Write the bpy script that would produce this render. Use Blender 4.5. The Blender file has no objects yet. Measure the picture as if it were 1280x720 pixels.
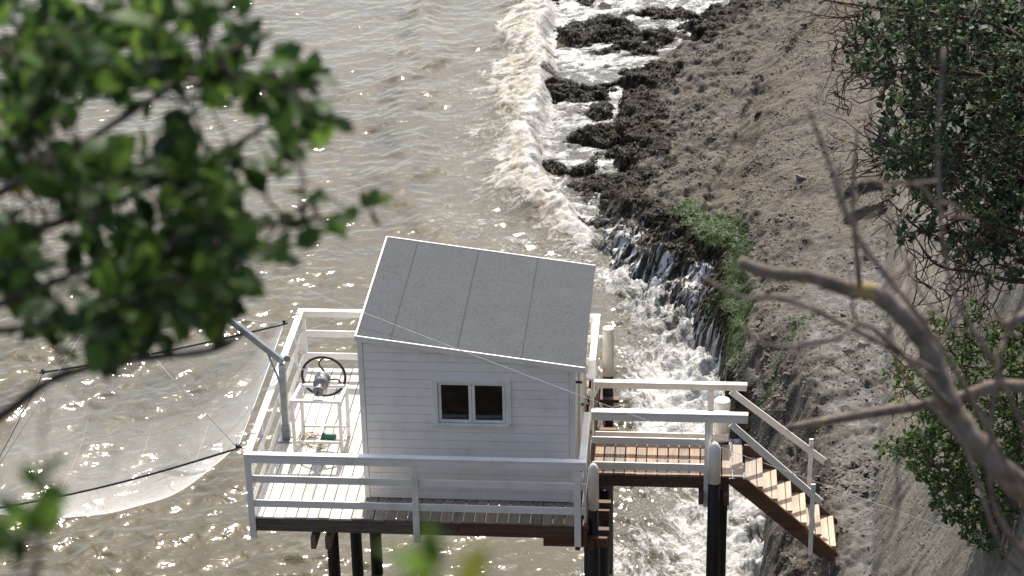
import bpy, bmesh, math, random
import numpy as np
from mathutils import Vector, Matrix, Quaternion

random.seed(7)
rng = np.random.default_rng(11)
scene = bpy.context.scene
col = scene.collection

# ------------------------------------------------------------------ camera
F_PX, PITCH, ROLL, YAW = 2763.0, 0.446338, -0.0202017, -0.0880026
CAM = np.array([4.417559, -26.223579, 15.876284])
_F = np.array([math.sin(YAW) * math.cos(PITCH), math.cos(YAW) * math.cos(PITCH), -math.sin(PITCH)])
_R0 = np.array([math.cos(YAW), -math.sin(YAW), 0.0])
_U0 = np.cross(_R0, _F)
_R = math.cos(ROLL) * _R0 + math.sin(ROLL) * _U0
_U = -math.sin(ROLL) * _R0 + math.cos(ROLL) * _U0
cam_data = bpy.data.cameras.new("camera")
cam = bpy.data.objects.new("camera", cam_data)
col.objects.link(cam)
cam.matrix_world = Matrix(((_R[0], _U[0], -_F[0], CAM[0]), (_R[1], _U[1], -_F[1], CAM[1]),
                           (_R[2], _U[2], -_F[2], CAM[2]), (0, 0, 0, 1)))
cam_data.sensor_width = 36.0
cam_data.lens = F_PX / 1280.0 * 36.0
cam_data.clip_start = 0.05
cam_data.clip_end = 6000.0
cam_data.dof.use_dof = True
cam_data.dof.focus_distance = 30.0
cam_data.dof.aperture_fstop = 5.6
scene.camera = cam

# ------------------------------------------------------------------ sky, sun, exposure
SUN_EL = math.radians(51.0)
SUN_AZ = math.radians(-2.5)          # from +Y towards +X
world = bpy.data.worlds.new("World")
scene.world = world
world.use_nodes = True
wn = world.node_tree
sky = wn.nodes.new("ShaderNodeTexSky")
sky.sky_type = 'NISHITA'
sky.sun_disc = False
sky.sun_elevation = SUN_EL
sky.sun_rotation = SUN_AZ
sky.air_density = 1.0
sky.dust_density = 3.0
sky.ozone_density = 1.0
bg = wn.nodes["Background"]
bg.inputs[1].default_value = 0.15
wn.links.new(sky.outputs[0], bg.inputs[0])
sun_data = bpy.data.lights.new("sun", 'SUN')
sun_data.energy = 4.0
sun_data.angle = math.radians(0.53)
sun_data.color = (1.0, 0.94, 0.85)
sun = bpy.data.objects.new("sun", sun_data)
col.objects.link(sun)
_s = Vector((math.sin(SUN_AZ) * math.cos(SUN_EL), math.cos(SUN_AZ) * math.cos(SUN_EL), math.sin(SUN_EL)))
sun.rotation_euler = _s.to_track_quat('Z', 'Y').to_euler()
sun.location = (0, 20, 30)
vs = scene.view_settings
vs.view_transform = 'Standard'
vs.look = 'None'
vs.exposure = 0.82
vs.gamma = 1.0
vs.use_curve_mapping = False
scene.render.engine = 'CYCLES'
scene.cycles.max_bounces = 8
scene.cycles.transparent_max_bounces = 16
scene.cycles.use_denoising = True
scene.cycles.adaptive_threshold = 0.008
scene.cycles.sample_clamp_indirect = 6.0

SEA = -3.5


def at(u, v, depth):
    """World point seen at photo pixel (u, v) at a depth along the optical axis."""
    return CAM + depth * (_F + _R * (u - 640) / F_PX - _U * (v - 360) / F_PX)


# ------------------------------------------------------------------ node helpers
class NT:
    def __init__(self, name):
        self.m = bpy.data.materials.new(name)
        self.m.use_nodes = True
        self.t = self.m.node_tree
        self.p = self.t.nodes["Principled BSDF"]
        self.out = self.t.nodes["Material Output"]

    def n(self, typ, **kw):
        nd = self.t.nodes.new(typ)
        for k, v in kw.items():
            setattr(nd, k, v)
        return nd

    def l(self, a, b):
        self.t.links.new(a, b)

    def s(self, sock, v):
        if isinstance(v, bpy.types.NodeSocket):
            self.l(v, sock)
        else:
            if isinstance(v, tuple) and len(v) == 3 and sock.type == 'RGBA':
                v = (*v, 1.0)
            sock.default_value = v

    def coord(self, kind="Object"):
        return self.n("ShaderNodeTexCoord").outputs[kind]

    def pos(self):
        return self.n("ShaderNodeNewGeometry").outputs["Position"]

    def map(self, v, scale=(1, 1, 1), loc=(0, 0, 0), rot=(0, 0, 0)):
        m = self.n("ShaderNodeMapping")
        self.l(v, m.inputs[0])
        self.s(m.inputs["Location"], loc)
        m.inputs["Rotation"].default_value = rot
        m.inputs["Scale"].default_value = scale
        return m.outputs[0]

    def mapt(self, v, length, ang):
        m = self.n("ShaderNodeMapping", vector_type='TEXTURE')
        self.l(v, m.inputs[0])
        m.inputs["Rotation"].default_value = (0, 0, ang)
        m.inputs["Scale"].default_value = (length[0], length[1], 3.0)
        return m.outputs[0]

    def noise(self, v, scale=5.0, detail=4.0, rough=0.55, dist=0.0):
        nd = self.n("ShaderNodeTexNoise")
        self.l(v, nd.inputs["Vector"])
        nd.inputs["Scale"].default_value = scale
        nd.inputs["Detail"].default_value = detail
        nd.inputs["Roughness"].default_value = rough
        nd.inputs["Distortion"].default_value = dist
        return nd.outputs["Fac"]

    def noisec(self, v, scale=5.0, detail=2.0):
        nd = self.n("ShaderNodeTexNoise")
        self.l(v, nd.inputs["Vector"])
        nd.inputs["Scale"].default_value = scale
        nd.inputs["Detail"].default_value = detail
        return nd.outputs["Color"]

    def voro(self, v, scale=5.0, feature='F1'):
        nd = self.n("ShaderNodeTexVoronoi", feature=feature)
        self.l(v, nd.inputs["Vector"])
        nd.inputs["Scale"].default_value = scale
        return nd.outputs["Distance"]

    def ramp(self, f, lo, hi, a=0.0, b=1.0, smooth=True):
        nd = self.n("ShaderNodeMapRange")
        nd.interpolation_type = 'SMOOTHSTEP' if smooth else 'LINEAR'
        self.l(f, nd.inputs["Value"])
        nd.inputs["From Min"].default_value = lo
        nd.inputs["From Max"].default_value = hi
        nd.inputs["To Min"].default_value = a
        nd.inputs["To Max"].default_value = b
        return nd.outputs["Result"]

    def math(self, op, a, b=0.0, c=None):
        nd = self.n("ShaderNodeMath", operation=op)
        self.s(nd.inputs[0], a)
        self.s(nd.inputs[1], b)
        if c is not None:
            self.s(nd.inputs[2], c)
        return nd.outputs[0]

    def mix(self, f, a, b, blend='MIX'):
        nd = self.n("ShaderNodeMix", data_type='RGBA', blend_type=blend)
        self.s(nd.inputs[0], f)
        self.s(nd.inputs[6], a)
        self.s(nd.inputs[7], b)
        return nd.outputs[2]

    def vadd(self, a, b, scale=1.0):
        m = self.n("ShaderNodeVectorMath", operation='MULTIPLY_ADD')
        self.l(b, m.inputs[0])
        m.inputs[1].default_value = (scale,) * 3
        self.l(a, m.inputs[2])
        return m.outputs[0]

    def attr(self, name):
        return self.n("ShaderNodeAttribute", attribute_name=name).outputs["Fac"]

    def rand(self):
        return self.n("ShaderNodeObjectInfo").outputs["Random"]

    def bump(self, h, strength=0.5, dist=0.01, normal=None):
        nd = self.n("ShaderNodeBump")
        self.l(h, nd.inputs["Height"])
        nd.inputs["Strength"].default_value = strength
        nd.inputs["Distance"].default_value = dist
        if normal is not None:
            self.l(normal, nd.inputs["Normal"])
        return nd.outputs["Normal"]

    def fin(self, colour, rough=0.6, normal=None, spec=0.5, metal=0.0):
        self.s(self.p.inputs["Base Color"], colour)
        self.s(self.p.inputs["Roughness"], rough)
        self.s(self.p.inputs["Specular IOR Level"], spec)
        self.s(self.p.inputs["Metallic"], metal)
        if normal is not None:
            self.l(normal, self.p.inputs["Normal"])
        return self.m


def mat_paint(name, base, dirt, amount=0.35, grain_axis=None):
    t = NT(name)
    p = t.pos()
    r = t.rand()
    n1 = t.noise(p, 2.3, 6, 0.62)
    n2 = t.noise(t.map(p, (14, 14, 1.6)), 1.0, 4, 0.6)
    f = t.math('MULTIPLY', t.ramp(n1, 0.45, 0.78), amount)
    f2 = t.math('MULTIPLY', t.ramp(n2, 0.55, 0.85), amount * 0.7)
    c = t.mix(f, base, dirt)
    c = t.mix(f2, c, dirt)
    c = t.mix(t.math('MULTIPLY', r, 0.16), c, tuple(x * 0.86 for x in base))
    b = t.bump(t.noise(p, 60, 3), 0.12, 0.002)
    return t.fin(c, t.ramp(n1, 0.3, 0.7, 0.38, 0.55), b, 0.4)


def mat_wood(name, light, dark, axis, rough=0.75, stain=0.5, spec=0.25):
    """Sawn timber: grain runs along the object's local axis (0 x, 1 y, 2 z)."""
    t = NT(name)
    o = t.coord("Object")
    r = t.rand()
    cx = t.n("ShaderNodeCombineXYZ")
    off = t.math('MULTIPLY', r, 37.0)
    for i in range(3):
        t.l(off, cx.inputs[i])
    m = t.n("ShaderNodeVectorMath", operation='ADD')
    t.l(o, m.inputs[0])
    t.l(cx.outputs[0], m.inputs[1])
    sc = [42.0, 42.0, 42.0]
    sc[axis] = 1.6
    g = t.noise(t.map(m.outputs[0], tuple(sc)), 1.0, 5, 0.65, 0.4)
    bl = t.noise(m.outputs[0], 3.0, 5, 0.6)
    c = t.mix(t.ramp(g, 0.3, 0.72), dark, light)
    c = t.mix(t.math('MULTIPLY', t.ramp(bl, 0.48, 0.75), stain), c, tuple(x * 0.55 for x in dark))
    hsv = t.n("ShaderNodeHueSaturation")
    t.l(c, hsv.inputs["Color"])
    t.l(t.math('MULTIPLY_ADD', r, 0.5, 0.74), hsv.inputs["Value"])
    t.l(t.math('MULTIPLY_ADD', r, 0.4, 0.8), hsv.inputs["Saturation"])
    b = t.bump(g, 0.5, 0.004)
    return t.fin(hsv.outputs[0], rough, b, spec)


def mat_plain(name, base, var, scale=8.0, rough=0.5, metal=0.0, bump=0.2, spec=0.5):
    t = NT(name)
    p = t.coord("Object")
    n = t.noise(p, scale, 6, 0.65)
    c = t.mix(t.ramp(n, 0.35, 0.7), base, var)
    return t.fin(c, t.ramp(n, 0.3, 0.7, rough * 0.85, min(1, rough * 1.2)), t.bump(n, bump, 0.004), spec, metal)


M = {}
M['white'] = mat_paint("white_paint", (0.84, 0.82, 0.765), (0.46, 0.41, 0.32), 0.5)
M['siding'] = mat_paint("white_siding_paint", (0.88, 0.855, 0.795), (0.50, 0.46, 0.38), 0.45)
M['deck'] = mat_wood("weathered_deck_wood", (0.64, 0.61, 0.56), (0.46, 0.42, 0.37), 1, 0.8, 0.30)
M['deck_shade'] = mat_wood("shaded_deck_wood", (0.40, 0.32, 0.245), (0.25, 0.185, 0.135), 1, 0.75, 0.45)  # same deck timber, cabin shade put into a darker, browner colour
M['gang'] = mat_wood("brown_walkway_wood", (0.35, 0.262, 0.20), (0.20, 0.138, 0.10), 1, 0.65, 0.5)
M['tread'] = mat_wood("pale_stair_wood", (0.47, 0.38, 0.30), (0.34, 0.255, 0.19), 1, 0.65, 0.4)
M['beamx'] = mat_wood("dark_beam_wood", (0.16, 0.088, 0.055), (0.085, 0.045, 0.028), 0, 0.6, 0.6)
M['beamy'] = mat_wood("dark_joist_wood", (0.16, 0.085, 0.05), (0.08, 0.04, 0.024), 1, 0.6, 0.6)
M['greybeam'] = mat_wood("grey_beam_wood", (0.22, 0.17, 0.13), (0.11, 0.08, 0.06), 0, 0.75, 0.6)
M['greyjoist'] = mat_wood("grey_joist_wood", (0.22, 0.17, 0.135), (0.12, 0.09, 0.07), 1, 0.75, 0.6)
M['pile'] = mat_wood("tarred_pile_wood", (0.022, 0.019, 0.016), (0.010, 0.009, 0.008), 2, 0.55, 0.6, 0.4)
M['galv'] = mat_plain("galvanised_steel", (0.34, 0.37, 0.39), (0.22, 0.245, 0.26), 9.0, 0.42, 0.55)
M['cast'] = mat_plain("grey_cast_iron", (0.27, 0.27, 0.27), (0.15, 0.145, 0.14), 14.0, 0.5, 0.3)
M['rust'] = mat_plain("rusty_dark_iron", (0.024, 0.017, 0.014), (0.05, 0.03, 0.022), 20.0, 0.6, 0.2)
M['black'] = mat_plain("black_rubber", (0.02, 0.021, 0.023), (0.04, 0.042, 0.045), 10.0, 0.45)
M['rope'] = mat_plain("pale_rope", (0.55, 0.51, 0.43), (0.38, 0.34, 0.27), 40.0, 0.9)
M['wire'] = mat_plain("pale_wire", (0.55, 0.55, 0.52), (0.42, 0.41, 0.38), 10.0, 0.5)
M['green'] = mat_plain("green_plastic", (0.03, 0.17, 0.10), (0.02, 0.11, 0.07), 12.0, 0.4)
M['tan'] = mat_plain("orange_tan_plastic", (0.45, 0.24, 0.09), (0.35, 0.17, 0.06), 12.0, 0.5)
M['bitumen'] = mat_plain("black_bitumen", (0.034, 0.037, 0.042), (0.055, 0.06, 0.066), 20.0, 0.9, 0.0, 0.3, 0.1)
M['dark'] = mat_plain("shaded_interior", (0.085, 0.105, 0.135), (0.06, 0.075, 0.10), 3.0, 0.9)  # unlit room and bluish pane reflection put into the colour

# roof felt with granules, droppings and a few ring stains (world coordinates on the roof)
t = NT("grey_mineral_felt")
p = t.pos()
g = t.noise(p, 55, 3, 0.8)
b1 = t.noise(p, 2.2, 6, 0.6)
c = t.mix(t.ramp(g, 0.36, 0.66), (0.029, 0.033, 0.039), (0.070, 0.078, 0.088))
c = t.mix(t.math('MULTIPLY', t.ramp(b1, 0.45, 0.75), 0.35), c, (0.068, 0.075, 0.084))
for (sx, sy, sr) in ((0.10, 2.18, .085), (0.18, 2.33, .07), (0.30, 2.15, .09), (0.02, 2.36, .06), (0.62, 1.75, .06), (0.70, 1.68, .05)):
    vm = t.n("ShaderNodeVectorMath", operation='DISTANCE')
    mp = t.map(t.vadd(p, t.noisec(p, 9.0), 0.06), (1, 0.55, 0), (-sx - .03, -(sy + .03) * 0.55, 0))
    t.l(mp, vm.inputs[0])
    vm.inputs[1].default_value = (0, 0, 0)
    ring = t.math('SUBTRACT', 1.0, t.math('MULTIPLY', t.math('ABSOLUTE', t.math('SUBTRACT', vm.outputs["Value"], sr * .75)), 55.0))
    c = t.mix(t.math('MULTIPLY', t.ramp(ring, 0.0, 0.9), t.ramp(t.noise(p, 7.0, 3), 0.42, 0.62, 0.0, 0.6)), c, (0.025, 0.026, 0.028))
v = t.voro(p, 1.35)
c = t.mix(t.ramp(v, 0.024, 0.014), c, (0.62, 0.62, 0.60))
M['felt'] = t.fin(c, 0.85, t.bump(g, 0.5, 0.004), 0.25)

# window glass
t = NT("window_glass")
t.fin((0.9, 0.92, 0.93), 0.03)
t.p.inputs["Transmission Weight"].default_value = 1.0
t.p.inputs["IOR"].default_value = 1.48
M['glass'] = t.m

# fishing net: threads far finer than a pixel
t = NT("fine_white_netting")
tr = t.n("ShaderNodeBsdfTransparent")
df = t.n("ShaderNodeBsdfDiffuse")
tl = t.n("ShaderNodeBsdfTranslucent")
df.inputs[0].default_value = (0.80, 0.80, 0.78, 1)
tl.inputs[0].default_value = (0.78, 0.78, 0.75, 1)
a = t.n("ShaderNodeAddShader")
mx0 = t.n("ShaderNodeMixShader")
mx0.inputs[0].default_value = 0.5
t.l(df.outputs[0], mx0.inputs[1])
t.l(tl.outputs[0], mx0.inputs[2])
mx = t.n("ShaderNodeMixShader")
lw = t.n("ShaderNodeLayerWeight")
lw.inputs[0].default_value = 0.35
nn = t.noise(t.pos(), 1.1, 3, 0.5)
fac = t.math('ADD', t.math('MULTIPLY', t.math('POWER', lw.outputs["Facing"], 2.2), 0.55), t.ramp(nn, 0.3, 0.7, 0.12, 0.21))
t.l(fac, mx.inputs[0])
t.l(tr.outputs[0], mx.inputs[1])
t.l(mx0.outputs[0], mx.inputs[2])
t.l(mx.outputs[0], t.out.inputs[0])
M['net'] = t.m


def mat_leaf(name, dark, light, yellow, yel=0.06, per_object=False, trans=0.35, spec=0.5):
    t = NT(name)
    r = t.rand() if per_object else t.attr("rnd")
    c = t.mix(t.ramp(r, 0.0, 0.9, smooth=False), dark, light)
    c = t.mix(t.ramp(r, 1.0 - yel, 1.0 - yel + 0.01), c, yellow)
    n = t.noise(t.pos(), 30, 2)
    c = t.mix(t.math('MULTIPLY', n, 0.35), c, tuple(x * 0.5 for x in dark))
    t.fin(c, 0.5, None, spec)
    tl = t.n("ShaderNodeBsdfTranslucent")
    hs = t.n("ShaderNodeHueSaturation")
    hs.inputs["Value"].default_value = 1.5
    hs.inputs["Hue"].default_value = 0.485
    t.l(c, hs.inputs["Color"])
    t.l(hs.outputs[0], tl.inputs[0])
    mx = t.n("ShaderNodeMixShader")
    mx.inputs[0].default_value = trans
    t.l(t.p.outputs[0], mx.inputs[1])
    t.l(tl.outputs[0], mx.inputs[2])
    t.l(mx.outputs[0], t.out.inputs[0])
    return t.m


M['leaf_near'] = mat_leaf("glossy_near_leaf", (0.017, 0.044, 0.010), (0.090, 0.165, 0.028), (0.20, 0.20, 0.04), 0.010, True, 0.48, 0.15)
M['leaf_near_m'] = mat_leaf("glossy_near_leaf_mass", (0.012, 0.032, 0.008), (0.045, 0.098, 0.020), (0.25, 0.2, 0.05), 0.02, False, 0.42, 0.15)
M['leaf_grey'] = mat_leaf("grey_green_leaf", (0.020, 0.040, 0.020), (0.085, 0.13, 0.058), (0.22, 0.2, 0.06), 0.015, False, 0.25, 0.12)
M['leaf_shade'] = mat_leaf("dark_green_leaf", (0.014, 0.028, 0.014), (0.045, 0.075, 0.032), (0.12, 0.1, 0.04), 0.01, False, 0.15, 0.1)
M['leaf_bush'] = mat_leaf("fresh_green_leaf", (0.034, 0.070, 0.022), (0.125, 0.195, 0.065), (0.30, 0.24, 0.05), 0.03, False, 0.38, 0.15)


def mat_bark(name, a, b, lichen=0.0):
    t = NT(name)
    p = t.pos()
    n = t.noise(p, 22, 5, 0.65)
    c = t.mix(t.ramp(n, 0.32, 0.7), a, b)
    if lichen:
        n2 = t.noise(p, 13, 3, 0.5)
        c = t.mix(t.math('MULTIPLY', t.ramp(n2, 0.64, 0.70), lichen), c, (0.42, 0.30, 0.04))
    return t.fin(c, 0.85, t.bump(n, 0.5, 0.006), 0.2)


M['bark'] = mat_bark("grey_brown_bark", (0.085, 0.062, 0.046), (0.18, 0.142, 0.114), 0.35)
M['bark_dark'] = mat_bark("dark_twig_bark", (0.025, 0.018, 0.014), (0.06, 0.045, 0.035))
M['bark_twig'] = mat_bark("brown_twig_bark", (0.04, 0.028, 0.02), (0.10, 0.072, 0.052), 0.5)

# ------------------------------------------------------------------ object helpers
def link(o, parent=None):
    col.objects.link(o)
    if parent is not None:
        o.parent = parent
    return o


def tag(o, label=None, cat=None, group=None, kind=None):
    if label:
        o["label"] = label
    if cat:
        o["category"] = cat
    if group:
        o["group"] = group
    if kind:
        o["kind"] = kind
    return o


def thing(name, loc, label, cat, group=None):
    e = bpy.data.objects.new(name, None)
    e.location = loc
    e.empty_display_size = 0.2
    link(e)
    return tag(e, label, cat, group)


_cache = {}


def box_mesh(sx, sy, sz, m, bevel=0.004):
    key = (round(sx, 4), round(sy, 4), round(sz, 4), m, bevel)
    if key in _cache:
        return _cache[key]
    bm = bmesh.new()
    bmesh.ops.create_cube(bm, size=1.0)
    for v in bm.verts:
        v.co = Vector((v.co.x * sx, v.co.y * sy, v.co.z * sz))
    if bevel:
        bmesh.ops.bevel(bm, geom=bm.edges[:], offset=min(bevel, 0.3 * min(sx, sy, sz)), segments=1, affect='EDGES')
    me = bpy.data.meshes.new("piece")
    bm.to_mesh(me)
    bm.free()
    me.materials.append(M[m])
    _cache[key] = me
    return me


def wloc(o):
    v = Vector((0, 0, 0))
    while o is not None:
        v += o.location
        o = o.parent
    return v


def box(name, parent, m, lo, hi, bevel=0.004, rot=None):
    """Bevelled block between two world corners (parents are never rotated)."""
    lo, hi = Vector(lo), Vector(hi)
    s = hi - lo
    o = bpy.data.objects.new(name, box_mesh(abs(s.x), abs(s.y), abs(s.z), m, bevel))
    link(o, parent)
    o.location = (lo + hi) / 2 - (wloc(parent) if parent else Vector())
    if rot:
        o.rotation_euler = rot
    return o


def bar(name, parent, m, a, b, w, h, up=(0, 0, 1), bevel=0.004):
    """Square bar from a to b: w across, h along 'up'; long axis is local x."""
    a, b = Vector(a), Vector(b)
    d = b - a
    o = bpy.data.objects.new(name, box_mesh(d.length, w, h, m, bevel))
    link(o, parent)
    x = d.normalized()
    y = Vector(up).cross(x).normalized()
    z = x.cross(y)
    o.rotation_euler = Matrix((x, y, z)).transposed().to_euler()
    o.location = (a + b) / 2 - (wloc(parent) if parent else Vector())
    return o


def np_mesh(name, verts, faces, mats, smooth=True):
    me = bpy.data.meshes.new(name)
    me.from_pydata([tuple(map(float, v)) for v in verts], [], [tuple(int(i) for i in f) for f in faces])
    for m in mats:
        me.materials.append(M[m])
    if smooth:
        me.polygons.foreach_set("use_smooth", [True] * len(me.polygons))
    me.update()
    return me


def tube_geo(pts, rad, sides=6, base=0):
    pts = [Vector(p) for p in pts]
    n = len(pts)
    vs_, fs = [], []
    ref = Vector((0.3, 0.2, 1.0)).normalized()
    for i, p in enumerate(pts):
        d = (pts[min(i + 1, n - 1)] - pts[max(i - 1, 0)])
        d = d.normalized() if d.length > 1e-9 else Vector((0, 0, 1))
        a = d.cross(ref)
        if a.length < 0.05:
            a = d.cross(Vector((1, 0, 0)))
        a.normalize()
        b = d.cross(a)
        r = rad[i] if hasattr(rad, '__len__') else rad
        for k in range(sides):
            an = 2 * math.pi * k / sides
            vs_.append(p + a * (r * math.cos(an)) + b * (r * math.sin(an)))
    for i in range(n - 1):
        for k in range(sides):
            k2 = (k + 1) % sides
            fs.append((base + i * sides + k, base + i * sides + k2, base + (i + 1) * sides + k2, base + (i + 1) * sides + k))
    fs.append(tuple(base + k for k in reversed(range(sides))))
    fs.append(tuple(base + (n - 1) * sides + k for k in range(sides)))
    return vs_, fs


def tube(name, parent, m, pts, rad, sides=8):
    org = wloc(parent) if parent else Vector(pts[0])
    v, f = tube_geo([Vector(p) - org for p in pts], rad, sides)
    o = bpy.data.objects.new(name, np_mesh(name, v, f, [m]))
    if parent is None:
        o.location = org
    return link(o, parent)


def tubes(name, parent, m, lst, sides=5):
    org = wloc(parent)
    V, Fc = [], []
    for pts, rad in lst:
        v, f = tube_geo([Vector(p) - org for p in pts], rad, sides, len(V))
        V += v
        Fc += f
    o = bpy.data.objects.new(name, np_mesh(name, V, Fc, [m]))
    return link(o, parent)


def lathe(name, parent, m, centre, prof, axis='Z', seg=20, lean=None):
    """prof: (radius, height) list."""
    V, Fc = [], []
    for r, h in prof:
        for k in range(seg):
            an = 2 * math.pi * k / seg
            x, y = r * math.cos(an), r * math.sin(an)
            V.append((x, y, h) if axis == 'Z' else ((x, -h, y) if axis == 'Y' else (h, x, y)))
    n = len(prof)
    for i in range(n - 1):
        for k in range(seg):
            k2 = (k + 1) % seg
            Fc.append((i * seg + k, i * seg + k2, (i + 1) * seg + k2, (i + 1) * seg + k))
    Fc.append(tuple(reversed(range(seg))))
    Fc.append(tuple((n - 1) * seg + k for k in range(seg)))
    me = np_mesh(name, V, Fc, [m], smooth=False)
    for pl in me.polygons:
        pl.use_smooth = len(pl.vertices) == 4
    o = bpy.data.objects.new(name, me)
    link(o, parent)
    o.location = Vector(centre) - (wloc(parent) if parent else Vector())
    return o


def spline(pts, n):
    """Catmull-Rom through points, n samples."""
    P = np.array(pts, float)
    Q = np.vstack([2 * P[0] - P[1], P, 2 * P[-1] - P[-2]])
    out = []
    segs = len(P) - 1
    for s_ in np.linspace(0, segs - 1e-6, n):
        i = int(s_)
        u = s_ - i
        a, b, c, d = Q[i], Q[i + 1], Q[i + 2], Q[i + 3]
        out.append(0.5 * ((2 * b) + (c - a) * u + (2 * a - 5 * b + 4 * c - d) * u * u + (3 * b - a - 3 * c + d) * u ** 3))
    return np.array(out)


# ------------------------------------------------------------------ numpy noise
_perm = rng.permutation(4096)
_ga = rng.uniform(0, 2 * np.pi, 4096)
_gx, _gy = np.cos(_ga), np.sin(_ga)


def perlin(x, y, seed=0):
    xi = np.floor(x).astype(np.int64)
    yi = np.floor(y).astype(np.int64)
    xf, yf = x - xi, y - yi
    u = xf * xf * xf * (xf * (xf * 6 - 15) + 10)
    v = yf * yf * yf * (yf * (yf * 6 - 15) + 10)

    def gr(ix, iy, dx, dy):
        h = _perm[(_perm[(ix + seed * 131) & 4095] + iy) & 4095]
        return _gx[h] * dx + _gy[h] * dy
    n00 = gr(xi, yi, xf, yf)
    n10 = gr(xi + 1, yi, xf - 1, yf)
    n01 = gr(xi, yi + 1, xf, yf - 1)
    n11 = gr(xi + 1, yi + 1, xf - 1, yf - 1)
    return (n00 * (1 - u) + n10 * u) * (1 - v) + (n01 * (1 - u) + n11 * u) * v * 1.0


def fbm(x, y, scale, octs=4, gain=0.5, seed=0, ridged=False):
    s = np.zeros_like(x)
    a, f = 1.0, 1.0 / scale
    for o in range(octs):
        n = perlin(x * f + 17.3 * o, y * f - 9.1 * o, seed + o)
        if ridged:
            n = np.abs(n) * 1.6 - 0.35
        s += a * n
        a *= gain
        f *= 2.03
    return s


def worley(x, y, scale, seed=0):
    """F1, F2 and a random value for the nearest cell."""
    px, py = x / scale, y / scale
    xi, yi = np.floor(px).astype(np.int64), np.floor(py).astype(np.int64)
    f1 = np.full(x.shape, 9.0)
    f2 = np.full(x.shape, 9.0)
    val = np.zeros(x.shape)
    for ox in (-1, 0, 1):
        for oy in (-1, 0, 1):
            h = _perm[(_perm[(xi + ox + seed * 71) & 4095] + yi + oy) & 4095]
            cx = xi + ox + .5 + .45 * _gx[h]
            cy = yi + oy + .5 + .45 * _gy[h]
            d = np.hypot(px - cx, py - cy)
            nearer = d < f1
            f2 = np.where(nearer, f1, np.minimum(f2, d))
            val = np.where(nearer, (h % 512) / 512.0, val)
            f1 = np.where(nearer, d, f1)
    return f1, f2, val


def smooth(e0, e1, x):
    t_ = np.clip((x - e0) / (e1 - e0), 0, 1)
    return t_ * t_ * (3 - 2 * t_)


def axis_pts(lo, hi, step, out_lo, out_hi, g=1.28):
    core = list(np.arange(lo, hi + step * .5, step))
    a, s_ = [], step
    x = core[0]
    while x > out_lo:
        s_ *= g
        x -= s_
        a.append(x)
    b, s_ = [], step
    x = core[-1]
    while x < out_hi:
        s_ *= g
        x += s_
        b.append(x)
    return np.array(a[::-1] + core + b)


def grid_mesh(name, X, Y, Z, m, attrs):
    ny, nx = X.shape
    V = np.stack([X, Y, Z], -1).reshape(-1, 3).astype(np.float32)
    me = bpy.data.meshes.new(name)
    idx = np.arange(nx * ny).reshape(ny, nx)
    q = np.stack([idx[:-1, :-1], idx[:-1, 1:], idx[1:, 1:], idx[1:, :-1]], -1).reshape(-1, 4)
    me.vertices.add(len(V))
    me.vertices.foreach_set("co", V.ravel())
    me.loops.add(q.size)
    me.loops.foreach_set("vertex_index", q.ravel().astype(np.int32))
    me.polygons.add(len(q))
    me.polygons.foreach_set("loop_start", np.arange(0, q.size, 4, dtype=np.int32))
    me.polygons.foreach_set("loop_total", np.full(len(q), 4, dtype=np.int32))
    me.polygons.foreach_set("use_smooth", np.ones(len(q), dtype=bool))
    me.update(calc_edges=True)
    me.validate()
    for k, v in attrs.items():
        at_ = me.attributes.new(k, 'FLOAT', 'POINT')
        at_.data.foreach_set("value", v.ravel().astype(np.float32))
    me.materials.append(m)
    return me


# ------------------------------------------------------------------ the shore (terrain)
FOOT = np.array([(-160, -70), (-60, -45), (-20, -29), (-5, -23.2), (3, -21), (5.3, -16), (6.2, -9), (6.75, -3), (7.04, .3),
                 (7.29, 3.2), (7.64, 6.2), (7.91, 9.4), (8.2, 13.7), (8.05, 16.6), (8.5, 22.5), (8.8, 27), (10, 36),
                 (14, 60), (30, 110), (120, 260), (300, 500)], float)
KW = np.array([(-6, 5.0), (0, 5.55), (3.7, 5.62), (5.4, 5.75), (6.7, 5.6), (8.5, 5.15), (10.15, 4.8), (11.8, 4.7), (13.3, 3.95), (14.6, 2.95),
               (15.7, 2.4), (17.8, 2.3), (19.1, 1.9), (21.5, 1.25), (26, .6), (28.7, .8), (32, 1.0), (40, 1.8), (60, 6), (500, 290)], float)
KE = np.array([(-6, 5.35), (0, 5.95), (4, 6.0), (6.5, 5.95), (7.6, 5.55), (8.6, 5.08), (12.6, 5.1), (14.5, 4.75), (16.4, 4.15), (17.7, 3.6),
               (19.6, 3.8), (23.7, 3.8), (27.8, 4.6), (29.8, 5.6), (33, 6.6), (40, 8.4), (60, 12), (500, 297)], float)
KZE = np.array([(-6, -2.5), (6, -2.4), (8, -2.35), (15, -2.45), (18, -2.9), (24, -3.0), (40, -3.1), (500, -3.1)], float)
KA = np.array([(-6, 5.6), (0, 6.1), (4, 6.15), (6.5, 6.0), (7.6, 5.76), (8.6, 5.38), (12.7, 5.45), (15, 5.25), (16.6, 4.55), (18, 4.5), (20, 4.75),
               (24, 5.0), (28, 6.0), (31, 7.2), (40, 8.9), (60, 12.6), (500, 298)], float)
KZA = np.array([(-6, -2.1), (6, -2.15), (8, -2.15), (15, -2.2), (17, -2.65), (20, -2.75), (26, -2.85), (40, -2.9), (500, -2.9)], float)


def kin(K, y):
    return np.interp(y, K[:, 0], K[:, 1])


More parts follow.
